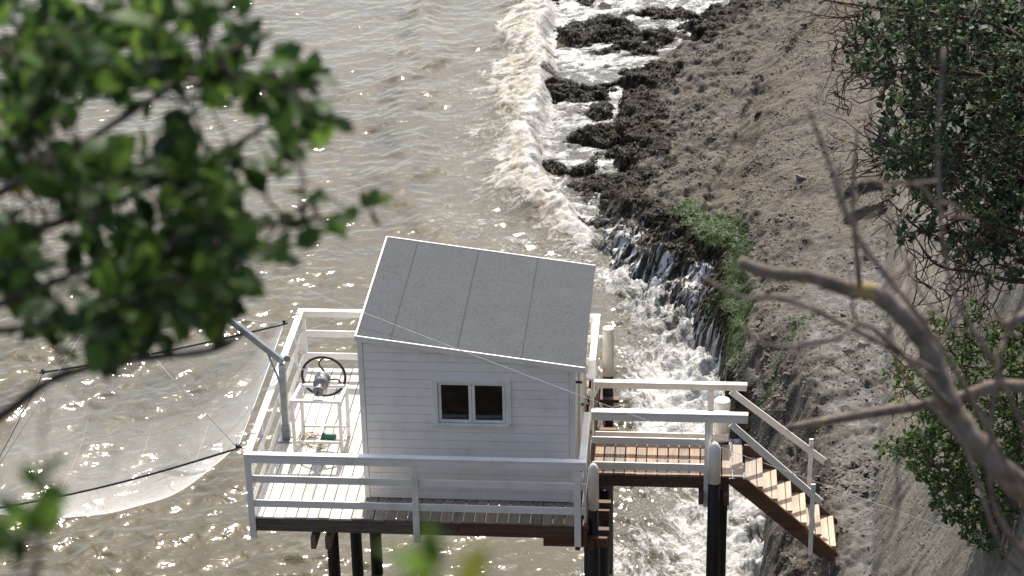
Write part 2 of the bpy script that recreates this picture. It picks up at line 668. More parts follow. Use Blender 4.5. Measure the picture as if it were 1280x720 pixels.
def foot_dist(x, y):
    """Signed distance to the cliff foot: positive inland."""
    best = np.full(x.shape, 1e9)
    sgn = np.ones(x.shape)
    for (x0, y0), (x1, y1) in zip(FOOT[:-1], FOOT[1:]):
        dx, dy = x1 - x0, y1 - y0
        L2 = dx * dx + dy * dy
        tt = np.clip(((x - x0) * dx + (y - y0) * dy) / L2, 0, 1)
        px, py = x0 + tt * dx, y0 + tt * dy
        d = np.hypot(x - px, y - py)
        cr = dy * (x - x0) - dx * (y - y0)
        m = d < best - 1e-9
        best = np.where(m, d, best)
        sgn = np.where(m, np.where(cr > 0, 1.0, -1.0), sgn)
    return best * sgn


def cliff(d):
    return np.interp(d, [0, .12, 1.2, 2.2, 4.6, 8, 60, 600], [0, .25, 2.6, 6.0, 15.35, 15.45, 16.5, 30])


def base_height(x, y):
    """Smooth shore height before roughness; also the zone helpers."""
    d = foot_dist(x, y)
    w, e, a, ze, za = kin(KW, y), kin(KE, y), kin(KA, y), kin(KZE, y), kin(KZA, y)
    foot = np.interp(y, FOOT[3:, 1], FOOT[3:, 0])
    ledge = a + np.interp(y, [-6, 7, 9, 14, 17, 24, 40], [.36, .42, 1.05, 1.3, 1.5, 1.4, 1.3])
    ledge = np.minimum(ledge, foot - .25)
    zl = np.interp(y, [-6, 6, 9, 14, 18, 26, 40], [-1.35, -1.38, -1.5, -1.65, -2.0, -2.25, -2.4])
    zf = np.interp(y, [-6, 8, 14, 20, 40], [-1.25, -1.25, -1.3, -1.35, -1.7])
    z = np.full(x.shape, 0.0)
    # piecewise linear in x through w, e, a, step, ledge, foot
    wm = w + .36 * (e - w)
    zm = SEA + (ze - SEA) * np.interp(y, [-6, 6, 8, 15, 17.5, 40], [.6, .6, .5, .5, .4, .36])
    xs = [w - 9, w - .6, w, wm, e, a, a + np.interp(y, [8, 12, 14.5, 16], [.14, .22, .45, .6]), ledge, foot]
    step = np.interp(y, [-6, 6.5, 8, 15, 16.5, 18, 40], [.02, .05, .30, .32, .18, .05, .03])
    zs = [np.full(x.shape, -6.5), np.full(x.shape, -4.2), np.full(x.shape, SEA - .02), zm, ze, za, za + step, zl, zf]
    z = np.where(x <= xs[0], zs[0], z)
    for i in range(len(xs) - 1):
        m = (x > xs[i]) & (x <= xs[i + 1])
        t_ = np.clip((x - xs[i]) / np.maximum(xs[i + 1] - xs[i], 1e-3), 0, 1)
        z = np.where(m, zs[i] + (zs[i + 1] - zs[i]) * t_, z)
    z = np.where(x > foot, zf, z)
    z = np.where(d > 0, zf + cliff(np.maximum(d, 0)), z)
    # unseen south coast follows the cliff foot; shelf added to darken the window's reflection
    zz = np.interp(d, [-16, -9, -7.5, -1.6, -.6, 0], [-6.5, -4.0, -3.3, -2.7, -1.5, -1.25])
    zz = np.where(d > 0, -1.25 + cliff(np.maximum(d, 0)), zz)
    bl = smooth(-3.0, -1.0, y)
    return z * bl + zz * (1 - bl), d, w, e, a, ledge, foot


# low weed-covered rocks awash beyond the breaking wave: (x, y, rx, ry, height)
HUMPS = [(1.0, 33.0, 1.0, .9, .35), (1.9, 30.0, 1.0, .8, .42), (1.5, 30.7, .5, .4, .3), (2.8, 28.6, .75, .7, .36), (3.5, 29.4, .8, .5, .36), (3.9, 31.4, 1.1, .45, .36),
         (4.6, 30.3, .9, .35, .32), (1.2, 25.2, .7, .75, .40), (2.0, 25.3, .8, .4, .34), (2.9, 25.6, .6, .45, .34), (2.3, 24.2, .5, .4, .30), (3.4, 26.9, .8, .45, .34),
         (2.5, 22.2, .7, .7, .34), (3.2, 21.4, .8, .8, .36), (1.9, 20.6, .6, .5, .30), (2.8, 19.6, .9, .9, .34), (3.3, 23.4, .7, .5, .32), (2.4, 17.6, .5, .8, .25),
         (0.5, 35.5, 1.5, .9, .35), (3.2, 34.5, 1.2, .8, .35), (5.0, 34.0, 1.3, .5, .3)]


def terrain_height(x, y):
    d0 = foot_dist(x, y)
    xq = x + (.42 * fbm(x, y, 1.9, 4, .55, 201) + .10 * fbm(x, y, .5, 2, .5, 207)) * smooth(6.5, 9.0, y) * smooth(-.3, -1.4, d0) * smooth(60, 40, y)
    z, d, w, e, a, ledge, foot = base_height(xq, y)
    far = smooth(17.0, 19.0, y)
    shelf = far * smooth(-.3, .4, xq - w) * (1 - smooth(-1.3, -.6, xq - e + 1.1 * fbm(x, y, 1.4, 3, .55, 211)))
    z = z * (1 - shelf) + shelf * np.minimum(z, SEA - .10)
    hump = np.zeros_like(x)
    wx = x + .75 * fbm(x, y, 1.1, 4, .55, 51)
    wy = y + .9 * fbm(x, y, 1.1, 4, .55, 57)
    for hx, hy, rx, ry, hh in HUMPS:
        hump = np.maximum(hump, hh * np.exp(-(((wx - hx - .25 * (wy - hy)) / (rx * 1.3)) ** 2 + ((wy - hy) / ry) ** 2) * 1.0))
    z = np.maximum(z, np.where(far > 0, SEA - .16 + hump * 1.15, -99))
    near = smooth(3.0, 0, np.abs(x - 6) - 6) * smooth(44, 38, y) * smooth(-12, -4, y)
    on_cliff = smooth(0, .5, d)
    n_big = fbm(x, y, 1.6, 4, .5, 3)
    n_mid = fbm(x * 1.0 + .3 * n_big, y * .75, .42, 3, .5, 11)
    n_rid = fbm(x + .2 * n_mid, y * .8, .8, 3, .48, 23, True)
    pits = np.maximum(0, fbm(x, y, .30, 2, .5, 31) - .22)
    face = smooth(.0, .25, x - w) * (1 - smooth(-.3, .35, x - ledge)) * smooth(18, 15, y)
    flat_ledge = smooth(0, .4, x - ledge) * (1 - on_cliff) * smooth(12, 9, y)
    n_sm = fbm(x + .2 * n_mid, y * .8 + .2 * n_mid, .24, 1, .5, 37, True)
    rough = (.17 * n_big + .06 * n_mid + .17 * n_rid + .05 * n_sm - .10 * pits) * (1 + .8 * face) * (1 - .62 * flat_ledge)
    # slanting beds and steps across the rock
    beds = np.sin((x * .9 + y * .42 + .5 * n_big) * 5.0)
    qx, qy = x + .22 * n_mid + .10 * n_sm, y + .30 * n_mid
    for sc_, hh_, ck in ((.85, .10, .06), (.36, .045, .03)):
        w1, w2, wv = worley(qx, qy * .8, sc_, int(sc_ * 100))
        rough += hh_ * (wv - .5) * smooth(0, .45, w2 - w1) - ck * np.exp(-((w2 - w1) / (.14 if sc_ > .5 else .26)) ** 2)
    ribs = smooth(.1, .4, x - a) * (1 - smooth(-.1, .5, x - ledge)) * smooth(6.5, 9, y) * smooth(19, 15, y)
    rough += (.03 + .07 * ribs) * np.tanh(2.2 * beds) * smooth(.2, .8, x - a) * (1 - on_cliff) * (1 - .5 * flat_ledge)
    rough = rough * (1 - .60 * smooth(.1, .7, x - a) * smooth(6, 9, y))
    rough = rough * (1 - .55 * smooth(-.3, .05, xq - e) * (1 - smooth(0, .3, xq - a)) * smooth(6.5, 8, y) * smooth(18, 16, y))
    z = z + rough * near * (1 - on_cliff) * (.35 + .65 * smooth(-.8, .3, x - w))
    cz = (.20 * n_big + .07 * n_mid + .10 * n_rid) * on_cliff * near
    z = z + cz * 1.4
    # curved little scarp on the pale rock
    sx = np.interp(y, [15.5, 17, 19, 22, 25, 28], [4.75, 4.75, 5.1, 5.6, 6.4, 7.7])
    z = z - .17 * smooth(-.07, .07, x - sx + .10 * n_mid) * smooth(14.5, 16, y) * smooth(30, 27, y) * (1 - smooth(0, 1.6, x - sx))
    # two cut steps by the cliff
    for yy in (13.2, 14.0):
        z = z + .18 * smooth(-.03, .03, y - yy) * smooth(7.3, 7.5, x) * (1 - smooth(8.1, 8.25, x)) * smooth(16.5, 15, y)
    return z, d, w, e, a, ledge, foot, n_big, n_mid, hump, xq


tx = axis_pts(.4, 9.8, .034, -400, 600)
ty = axis_pts(-2.5, 37.0, .042, -300, 1200)
TX, TY = np.meshgrid(tx, ty)
TZ, d_, w_, e_, a_, l_, f_, nb_, nm_, hump_, XQ = terrain_height(TX, TY)
xw = XQ + .22 * nm_ + .25 * nb_
ywob = TY + .35 * nb_
near_y = smooth(18.6, 16.6, TY)
weed = (smooth(-1.0, -.2, XQ - w_) * (1 - smooth(-.12, .16, xw - e_)))
weed_far = smooth(.10, .2, hump_) * (1 - smooth(-.2, .2, xw - e_ - .25)) + smooth(-2.1, -1.2, xw - e_) * (1 - smooth(-.05, .25, xw - e_)) * (.75 + 1.2 * nb_)
stairs_face = smooth(7.8, 6.8, TY)
south = smooth(-3.5, -5.5, TY) * smooth(-.6, -1.6, d_)  # dark weed added out of frame so the window pane reflects dark
weed = weed * (near_y * (1 - .55 * stairs_face)) + np.clip(weed_far, 0, 1) * (1 - near_y)
weed = np.maximum(weed, .55 * south)
algae = smooth(-.22, .05, xw - e_) * (1 - smooth(.0, .25, XQ + .3 * nm_ + .2 * nb_ - a_)) * smooth(17.5, 16.2, TY) * smooth(7.8, 9.2, TY)
algae = np.maximum(algae, .35 * smooth(.12, .35, nb_) * smooth(24, 27, TY) * smooth(.2, .5, XQ - e_) * (1 - smooth(.9, 1.6, XQ - e_)))
seam = np.hypot(TX - np.clip(TX, 5.75, 6.7), TY - (7.3 + (np.clip(TX, 5.75, 6.7) - 5.75) * 2.0))
algae = np.maximum(algae, .75 * np.exp(-((seam + .1 * nm_) / .2) ** 2))
wash = smooth(-.5, .1, XQ - w_) * (1 - smooth(.35, .9, (XQ - w_) / np.maximum(e_ - w_, .2) + .4 * nb_)) * near_y * smooth(7.5, 9.5, TY)
damp = smooth(-1.2, .1, e_ - XQ) + .0
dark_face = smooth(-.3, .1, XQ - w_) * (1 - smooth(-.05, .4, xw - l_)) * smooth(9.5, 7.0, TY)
cliffm = smooth(.02, .25, d_)
brown = smooth(0, .5, TX - np.interp(TY, [15.5, 17, 19, 22, 25, 28], [4.75, 4.75, 5.1, 5.6, 6.4, 7.7])) * (1 - smooth(.3, 1.7, xw - np.interp(TY, [15.5, 19, 25, 28], [4.75, 5.1, 6.4, 7.7]))) * smooth(14, 17, TY) * smooth(31, 27, TY)
ledgem = smooth(-.05, .3, xw - l_) * (1 - cliffm) * smooth(13, 10, TY)

t = NT("shore_rock")
p = t.pos()
n1 = t.noise(p, 1.1, 6, 0.6)
n2 = t.noise(p, 5.5, 7, 0.68)
n3 = t.noise(p, 30, 5, 0.75)
v1 = t.voro(t.vadd(p, t.noisec(p, 3.0, 2), 0.25), 3.6, 'DISTANCE_TO_EDGE')
c = t.mix(t.ramp(n2, 0.3, 0.72), (0.052, 0.0445, 0.034), (0.126, 0.111, 0.088))
c = t.mix(t.math('MULTIPLY', t.ramp(n1, 0.42, 0.7), 0.6), c, (0.142, 0.126, 0.101))
c = t.mix(t.math('MULTIPLY', t.ramp(n3, 0.54, 0.38), 0.85), c, (0.026, 0.022, 0.017))
c = t.mix(t.math('MULTIPLY', t.ramp(n3, 0.58, 0.72), 0.5), c, (0.23, 0.207, 0.168))
c = t.mix(t.math('MULTIPLY', t.ramp(v1, 0.03, 0.0), 0.3), c, (0.05, 0.043, 0.036))
pit = t.ramp(t.voro(t.vadd(p, t.noisec(p, 6.0, 1), 0.06), 9.0), 0.30, 0.12)
pit = t.math('MULTIPLY', pit, t.ramp(n1, 0.42, 0.6))
c = t.mix(t.math('MULTIPLY', pit, 0.75), c, (0.016, 0.013, 0.010))
c = t.mix(t.math('MULTIPLY', t.attr("brown"), 0.75), c, t.mix(n3, (0.055, 0.042, 0.026), (0.11, 0.09, 0.062)))
lg = t.mix(t.ramp(n2, 0.32, 0.7), (0.060, 0.057, 0.052), (0.130, 0.125, 0.115))
lg = t.mix(t.ramp(t.noise(p, 14, 4, 0.65), 0.64, 0.69), lg, (0.27, 0.265, 0.255))  # pale flecks paint the sparkle of wet rock into the colour
c = t.mix(t.math('MULTIPLY', t.attr("ledge"), 0.85), c, lg)
cl = t.mix(t.ramp(n1, 0.35, 0.7), (0.092, 0.082, 0.066), (0.145, 0.130, 0.107))
cl = t.mix(t.math('MULTIPLY', t.ramp(n2, 0.5, 0.75), 0.5), cl, (0.065, 0.056, 0.045))
c = t.mix(t.attr("cliff"), c, cl)
c = t.mix(t.math('MULTIPLY', t.attr("pale"), t.ramp(n2, 0.3, 0.7, 0.45, 0.85)), c, (0.215, 0.19, 0.152))
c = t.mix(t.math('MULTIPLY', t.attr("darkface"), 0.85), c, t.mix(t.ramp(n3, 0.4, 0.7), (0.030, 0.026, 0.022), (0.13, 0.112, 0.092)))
wd = t.mix(t.ramp(n3, 0.42, 0.68), (0.008, 0.0065, 0.005), (0.036, 0.025, 0.013))
wf = t.math('ADD', t.attr("weed"), t.math('MULTIPLY_ADD', n2, 0.9, -0.45))
c = t.mix(t.ramp(wf, 0.35, 0.6), c, wd)
al = t.mix(t.ramp(n3, 0.35, 0.7), (0.006, 0.015, 0.001), (0.022, 0.050, 0.003))
af = t.math('ADD', t.attr("algae"), t.math('MULTIPLY_ADD', t.noise(p, 9.0, 5, 0.7), 2.0, -1.05))
c = t.mix(t.math('MULTIPLY', t.ramp(af, 0.2, 0.95), 0.85), c, al)
# thin white run-off draining down the weed, along the fall line
st = t.noise(t.mapt(p, (1.2, .5), math.radians(41)), 2.6, 6, 0.62)
st2 = t.noise(t.mapt(p, (2.2, .20), math.radians(41)), 1.5, 5, 0.62, 0.25)
val = t.math('ADD', t.math('MULTIPLY', st2, 0.7), t.math('MULTIPLY', st, 0.3))
val = t.math('ADD', val, t.math('MULTIPLY', t.attr("wash"), 0.10))
wsh = t.math('MULTIPLY', t.ramp(val, 0.565, 0.70), t.ramp(t.attr("wash"), 0.05, 0.35))
c = t.mix(wsh, c, (0.56, 0.555, 0.54))
wet = t.math('MAXIMUM', t.math('MAXIMUM', t.attr("weed"), t.attr("algae")), t.math('MULTIPLY', t.attr("ledge"), t.ramp(n2, 0.45, 0.7)))
rg = t.math('MULTIPLY_ADD', wet, -0.30, 0.85)
nbm = t.noise(p, 9.0, 4, 0.55)
hgt = t.math('ADD', t.math('MULTIPLY', nbm, 0.9), t.math('MULTIPLY', n3, 0.05))
hgt = t.math('ADD', hgt, t.math('MULTIPLY', t.ramp(v1, 0.0, 0.04), 0.10))
hgt = t.math('SUBTRACT', hgt, t.math('MULTIPLY', pit, 0.5))
M['rock'] = t.fin(c, rg, t.bump(hgt, 0.75, 0.05), 0.2)
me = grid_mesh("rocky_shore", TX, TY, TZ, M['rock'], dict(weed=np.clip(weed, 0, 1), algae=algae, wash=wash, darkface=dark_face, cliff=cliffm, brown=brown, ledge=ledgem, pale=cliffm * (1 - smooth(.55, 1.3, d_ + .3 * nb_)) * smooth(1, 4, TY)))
shore = link(bpy.data.objects.new("rocky_shore", me))
tag(shore, "grey brown rock shelf and cliff foot beside the sea", None, None, "structure")


def ground_z(x, y):
    return float(terrain_height(np.array([[float(x)]]), np.array([[float(y)]]))[0][0, 0])


# ------------------------------------------------------------------ the sea
wx_ = axis_pts(-17.5, 6.6, .046, -3000, 400)
wy_ = axis_pts(.5, 38.5, .056, -400, 4000)
WX, WY = np.meshgrid(wx_, wy_)
inner = smooth(60, 40, np.abs(WX)) * smooth(90, 60, np.abs(WY))
H = np.zeros_like(WX)
r2 = np.random.default_rng(5)
for i in range(46):
    lam = .24 * (13.0) ** (r2.uniform(0, 1) ** 1.45)
    th = math.radians(r2.normal(-55, 42))
    k = 2 * math.pi / lam
    sl = .042 * (0.62 if lam > 1.1 else 1.0)
    ph = r2.uniform(0, 6.283)
    kx, ky = k * math.cos(th), k * math.sin(th)
    H += (sl / k) * np.sin(kx * WX + ky * WY + ph + 1.6 * perlin(WX / (lam * 3), WY / (lam * 3), 60 + i))
patch = .52 + .8 * fbm(WX, WY, 4.5, 3, .55, 71) + .42 * smooth(16, 5, WY) * smooth(3, -2, WX)
H *= np.clip(patch, .45, 1.5)
W_at = kin(KW, WY)
crest = np.interp(WY, [14.5, 15.5, 16.5, 18, 20, 22.5, 26, 33, 45], [3.0, 2.6, 2.15, 1.55, .95, .55, .55, .2, -.3])
cw = .35 * perlin(WX * .5, WY * .7, 91) + .18 * perlin(WX * 1.6, WY * 1.9, 93)
S = WX - crest + cw
amp = (.40 + .25 * perlin(WX * .2, WY * .45, 97)) * smooth(15.2, 18, WY) * smooth(60, 42, WY)
ridge = amp * np.where(S < 0, np.exp(-(S / .95) ** 2), np.exp(-(S / .26) ** 2))
second = .16 * np.exp(-((S + 3.1 + .5 * perlin(WX * .3, WY * .4, 95)) / .6) ** 2) * smooth(13, 20, WY)
lump = fbm(WX, WY, .42, 4, .62, 101)
ragged = fbm(WX, WY * .8, 1.3, 4, .6, 103)
foamz = smooth(-1.3, -.05, S + .8 * ragged) * (1 - smooth(.12, .5, S + .35 * lump)) * smooth(15.0, 17.0, WY)
foamz = foamz * np.clip(.78 + 1.3 * fbm(WX * .8, WY * .6, 1.8, 3, .55, 131), .25, 1.1)
lump2 = fbm(WX, WY, .16, 2, .6, 107)
# disturbed water between the wave and the rocks and beside the cabin
surf = smooth(2.2, 3.6, WX + .0 * WY) * smooth(17, 14, WY) * smooth(-6, -2, WX)
back = smooth(.1, .6, S) * smooth(15, 17, WY)
chop = np.maximum(surf, back)
H *= 1 - .6 * back
H += (surf * .8 + back * .35) * (.10 * lump + .035 * lump2)
H += ridge + second
H += foamz * (.13 * lump + .06 * lump2)
# swash cones poured against the rock
H += .22 * np.exp(-((WX - W_at) / .7) ** 2) * surf * (.6 + lump)
H *= inner
foam = .05 + .12 * smooth(-9, 1.5, WX)
foam = foam + .26 * smooth(-5.0, -1.0, S) * smooth(13.5, 17, WY) * (1 - smooth(-.3, .2, S))
foam = foam + .70 * foamz * (.80 + .9 * lump) + .25 * np.exp(-((S - .15) / .3) ** 2) * smooth(15, 17, WY)
foam = foam + back * (.40 + .28 * lump)
nearrock = smooth(2.2, .2, W_at - WX) * smooth(16.5, 14.5, WY)
foam = foam + .25 * surf + .24 * nearrock
foam = foam + .16 * smooth(.2, 2.6, WX) * smooth(6.0, 3.4, WY)
foam = foam + .22 * fbm(WX, WY, 2.6, 3, .5, 121)
t = NT("silty_sea_water")
p = t.pos()
flow = t.vadd(p, t.noisec(p, 0.9, 3), 0.9)
flow = t.vadd(flow, t.noisec(p, 4.0, 2), 0.16)
sf = t.attr("surf")


def two(scale, detail, rough, dist, open_s):
    a1 = t.noise(t.map(flow, open_s), scale, detail, rough, dist)
    a2 = t.noise(t.mapt(flow, (2.4, .62), math.radians(-68)), scale, detail, rough, dist)
    a3 = t.noise(t.mapt(flow, (2.3, .62), math.radians(36)), scale, detail, rough, dist)
    m_ = t.n("ShaderNodeMix", data_type='FLOAT')
    t.l(sf, m_.inputs[0])
    t.l(a1, m_.inputs[2])
    t.l(a2, m_.inputs[3])
    m2 = t.n("ShaderNodeMix", data_type='FLOAT')
    t.l(t.attr("back"), m2.inputs[0])
    t.l(m_.outputs[0], m2.inputs[2])
    t.l(a3, m2.inputs[3])
    return m2.outputs[0]


n1 = two(2.3, 8, 0.68, 0.5, (1, 1.2, .3))
rid = two(3.0, 7, 0.62, 0.7, (1, 1.3, .3))
lace = t.math('SUBTRACT', 1.0, t.math('MULTIPLY', t.math('ABSOLUTE', t.math('SUBTRACT', rid, 0.5)), 9.0))
fine = t.noise(flow, 17, 5, 0.75)
f = t.attr("foam")
sumf = t.math('ADD', t.math('MULTIPLY', f, 1.0), t.math('MULTIPLY', n1, 0.85))
sumf = t.math('ADD', sumf, t.math('MULTIPLY', t.math('MAXIMUM', lace, 0.0), 0.17))
sumf = t.math('ADD', sumf, t.math('MULTIPLY', t.math('SUBTRACT', fine, 0.5), 0.42))
ff = t.ramp(sumf, 0.92, 1.22)
murk = t.noise(t.map(p, (.5, .9, .3)), 0.5, 4, 0.55)
wc = t.mix(t.ramp(murk, 0.35, 0.68), (0.050, 0.042, 0.017), (0.070, 0.060, 0.031))
# water churned with sand where it breaks
sand = t.math('MULTIPLY', t.ramp(f, 0.45, 0.85), t.attr("churn"))
wc = t.mix(t.math('MULTIPLY', sand, 0.8), wc, (0.125, 0.093, 0.053))
wc = t.mix(t.math('MULTIPLY', t.attr("clear"), 0.62), wc, (0.030, 0.029, 0.026))
fc = t.mix(t.ramp(fine, 0.3, 0.7), (0.24, 0.225, 0.19), (0.60, 0.60, 0.59))
fc = t.mix(t.math('MULTIPLY', t.attr("churn"), t.ramp(n1, 0.62, 0.38, 0.25, 0.85)), fc, (0.27, 0.225, 0.155))
c = t.mix(ff, wc, fc)
rip = t.noise(t.map(p, (1.0, 1.1, 1)), 5.5, 1.0, 0.5, 0.5)
hh = t.math('ADD', t.math('MULTIPLY', rip, 0.6), t.math('MULTIPLY', t.math('MULTIPLY', ff, t.math('ADD', fine, n1)), 0.9))
M['sea'] = t.fin(c, t.math('MULTIPLY_ADD', ff, 0.5, 0.085), t.bump(hh, 0.6, 0.05), 0.5)
t.p.inputs["IOR"].default_value = 1.33
me = grid_mesh("sea", WX, WY, SEA + H, M['sea'], dict(foam=np.clip(foam, 0, 1.4), churn=smooth(-1.9, -.9, S) * (1 - smooth(-.3, .15, S)) * smooth(15, 17, WY),
                                                        clear=np.clip(back * (1 - .3 * lump) + .45 * surf, 0, 1), surf=np.clip(surf, 0, 1), back=np.clip(back, 0, 1)))
sea = link(bpy.data.objects.new("sea", me))
tag(sea, "silty brown sea with foam and a wave breaking on rocks", None, None, "structure")

# ------------------------------------------------------------------ seaweed on the low rocks
gy, gx = np.gradient(TZ, ty, tx)


def fronds(name, label, cat, ok, count, l0, l1, w0, w1, lift, m):
    ii = np.argwhere(ok)
    pick = ii[rng.choice(len(ii), size=min(count, len(ii)), replace=False)]
    n = len(pick)
    i0, i1 = pick[:, 0], pick[:, 1]
    bp = np.stack([TX[i0, i1] + rng.uniform(-.03, .03, n), TY[i0, i1] + rng.uniform(-.03, .03, n), TZ[i0, i1] + .004], -1)
    ang = np.arctan2(-gy[i0, i1] - .15, -gx[i0, i1] - .2) + rng.normal(0, .8, n)
    ln = rng.uniform(l0, l1, n)
    wd_ = rng.uniform(w0, w1, n)
    dx, dy = np.cos(ang), np.sin(ang)
    sl_ = gx[i0, i1] * dx + gy[i0, i1] * dy
    V = np.zeros((n, 6, 3))
    for j, (tt, hh_, ww) in enumerate(((0, 0, .6), (.5, lift, 1.0), (1, lift * .3, .5))):
        cx_ = bp[:, 0] + dx * ln * tt
        cy_ = bp[:, 1] + dy * ln * tt
        cz_ = bp[:, 2] + np.clip(sl_, -1.2, 1.2) * ln * tt + hh_ * rng.uniform(.3, 1.3, n)
        for s_, q in ((-1, 2 * j), (1, 2 * j + 1)):
            V[:, q, 0] = cx_ - dy * wd_ * ww * s_
            V[:, q, 1] = cy_ + dx * wd_ * ww * s_
            V[:, q, 2] = cz_ + rng.uniform(-.004, .012, n)
    b_ = (np.arange(n) * 6)[:, None]
    Fq = np.concatenate([b_ + np.array([[0, 1, 3, 2]]), b_ + np.array([[2, 3, 5, 4]])], 0)
    me = np_mesh(name, V.reshape(-1, 3), Fq, [m])
    aa = me.attributes.new("rnd", 'FLOAT', 'POINT')
    aa.data.foreach_set("value", np.repeat(rng.uniform(0, 1, n) ** 2, 6).astype(np.float32))
    return tag(link(bpy.data.objects.new(name, me)), label, cat, None, "stuff")


t = NT("wet_brown_weed")
c = t.mix(t.attr("rnd"), (0.005, 0.004, 0.002), (0.038, 0.024, 0.007))
M['weed'] = t.fin(c, 0.55, None, 0.06)
t = NT("wet_green_weed")
c = t.mix(t.attr("rnd"), (0.010, 0.026, 0.001), (0.050, 0.105, 0.006))
M['greenweed'] = t.fin(c, 0.6, None, 0.08)
fronds("seaweed", "dark brown wet seaweed covering the low rocks at the waterline", "seaweed",
       (weed > .55) & (rng.uniform(0, 1, weed.shape) > .75 * wash) & (TZ > SEA - .12) & (TX < 9.8) & (TX > .4) & (TY > 6) & (TY < 37), 42000, .04, .12, .010, .026, .018, 'weed')
fronds("green_algae", "bright green algae strip along the rock edge above the seaweed", "algae",
       (algae + rng.normal(0, .25, algae.shape) > .6) & (TY > 6.5) & (TY < 18) & (TX < 9), 11000, .03, .08, .006, .014, .014, 'greenweed')

# ------------------------------------------------------------------ stones and rough bits on the rock
def scatter_stones(name, label, count, smin, smax, pw, seed, dens):
    r = np.random.default_rng(seed)
    pr = dens.ravel() / dens.sum()
    idx = r.choice(dens.size, size=count, p=pr)
    px_ = TX.ravel()[idx] + r.uniform(-.03, .03, count)
    py_ = TY.ravel()[idx] + r.uniform(-.03, .03, count)
    pz_ = TZ.ravel()[idx]
    bm = bmesh.new()
    bmesh.ops.create_icosphere(bm, subdivisions=1, radius=1.0)
    T = np.array([v.co[:] for v in bm.verts])
    Ft = np.array([[v.index for v in f.verts] for f in bm.faces])
    bm.free()
    sz = smin * (smax / smin) ** (r.uniform(0, 1, count) ** pw)
    k = len(T)
    V = np.repeat(T[None], count, 0) * r.uniform(.62, 1.25, (count, k, 1))
    V *= np.stack([r.uniform(.7, 1.5, count), r.uniform(.7, 1.3, count), r.uniform(.35, .75, count)], -1)[:, None, :]
    an = r.uniform(0, 6.283, count)
    ca, sa = np.cos(an)[:, None], np.sin(an)[:, None]
    X_, Y_ = V[..., 0] * ca - V[..., 1] * sa, V[..., 0] * sa + V[..., 1] * ca
    tl_ = r.normal(0, .3, (count, 2))
    Z_ = V[..., 2] + X_ * tl_[:, :1] + Y_ * tl_[:, 1:]
    V = np.stack([X_, Y_, Z_], -1) * sz[:, None, None]
    V += np.stack([px_, py_, pz_ - sz * .12], -1)[:, None, :]
    Fa = (Ft[None] + (np.arange(count) * k)[:, None, None]).reshape(-1, 3)
    me = np_mesh(name, V.reshape(-1, 3), Fa, ['stone'], smooth=False)
    at_ = me.attributes.new("rnd", 'FLOAT', 'POINT')
    at_.data.foreach_set("value", np.repeat(r.uniform(0, 1, count), k).astype(np.float32))
    return tag(link(bpy.data.objects.new(name, me)), label, "stones", None, "stuff")


t = NT("shore_stone")
p = t.pos()
n = t.noise(p, 18, 4, 0.65)
c = t.mix(t.attr("rnd"), (0.045, 0.039, 0.031), (0.165, 0.148, 0.120))
c = t.mix(t.ramp(n, 0.35, 0.7), c, (0.090, 0.077, 0.057))
M['stone'] = t.fin(c, 0.75, t.bump(n, 0.5, 0.006), 0.25)
dry = (1 - np.clip(weed * 1.6, 0, 1)) * (1 - np.clip(algae * 1.3, 0, 1)) * (TZ > SEA + .2) * (TY > -1.5) * (TY < 36) * (TX > 3) * (TX < 9.6)
area = np.gradient(ty)[:, None] * np.gradient(tx)[None, :]
clump = np.clip(.35 + 1.6 * fbm(TX, TY, 1.3, 3, .55, 301), .03, 1.6)
scatter_stones("rock_grit", "rough grit and small stones covering the rock shelf", 26000, .009, .038, 1.7, 61, dry * area * clump * (1 - .8 * cliffm))
scatter_stones("shore_stones", "scattered larger stones on the rock ledge and slope", 320, .04, .14, 2.2, 62, dry * area * clump ** 2 * (1 - .85 * cliffm) * (.3 + ledgem + .6 * dark_face))

# ------------------------------------------------------------------ platform
def prism(name, parent, m, poly, axis, lo, hi, bevel=0.0):
    """Extrude a polygon: axis 'Y' uses (x, z) points, axis 'X' uses (y, z) points."""
    org = wloc(parent) if parent else Vector()
    V = []
    for h in (lo, hi):
        for a, b in poly:
            V.append(Vector((a, h, b) if axis == 'Y' else (h, a, b)))
    c = sum(V, Vector()) / len(V)
    k = len(poly)
    bm = bmesh.new()
    bv = [bm.verts.new(v - c) for v in V]
    bm.faces.new(bv[:k])
    bm.faces.new(bv[k:][::-1])
    for i in range(k):
        j = (i + 1) % k
        bm.faces.new((bv[i], bv[k + i], bv[k + j], bv[j]))
    bmesh.ops.recalc_face_normals(bm, faces=bm.faces[:])
    if bevel:
        bmesh.ops.bevel(bm, geom=bm.edges[:], offset=bevel, segments=1, affect='EDGES')
    me = bpy.data.meshes.new(name)
    bm.to_mesh(me)
    bm.free()
    me.materials.append(M[m])
    o = bpy.data.objects.new(name, me)
    link(o, parent)
    o.location = c - org
    return o


DX0, DX1, DY0, DY1 = -1.50, 3.06, -.56, 3.84
deck = thing("timber_platform", (0.8, 1.6, 0), "weathered timber platform on dark piles with a white railing round the cabin", "platform")
pitch = .1535
x = DX0
i = 0
while x + .14 < DX1 + .02:
    j = random.uniform(-.012, .012)
    box("plank", deck, 'deck' if x < -.05 else 'deck_shade', (x, DY0 + j, -.032), (x + .1425, DY1 + random.uniform(-.01, .01), random.uniform(-.003, .001)), .004)  # boards from the cabin rightwards take the shade-coloured copy
    x += pitch
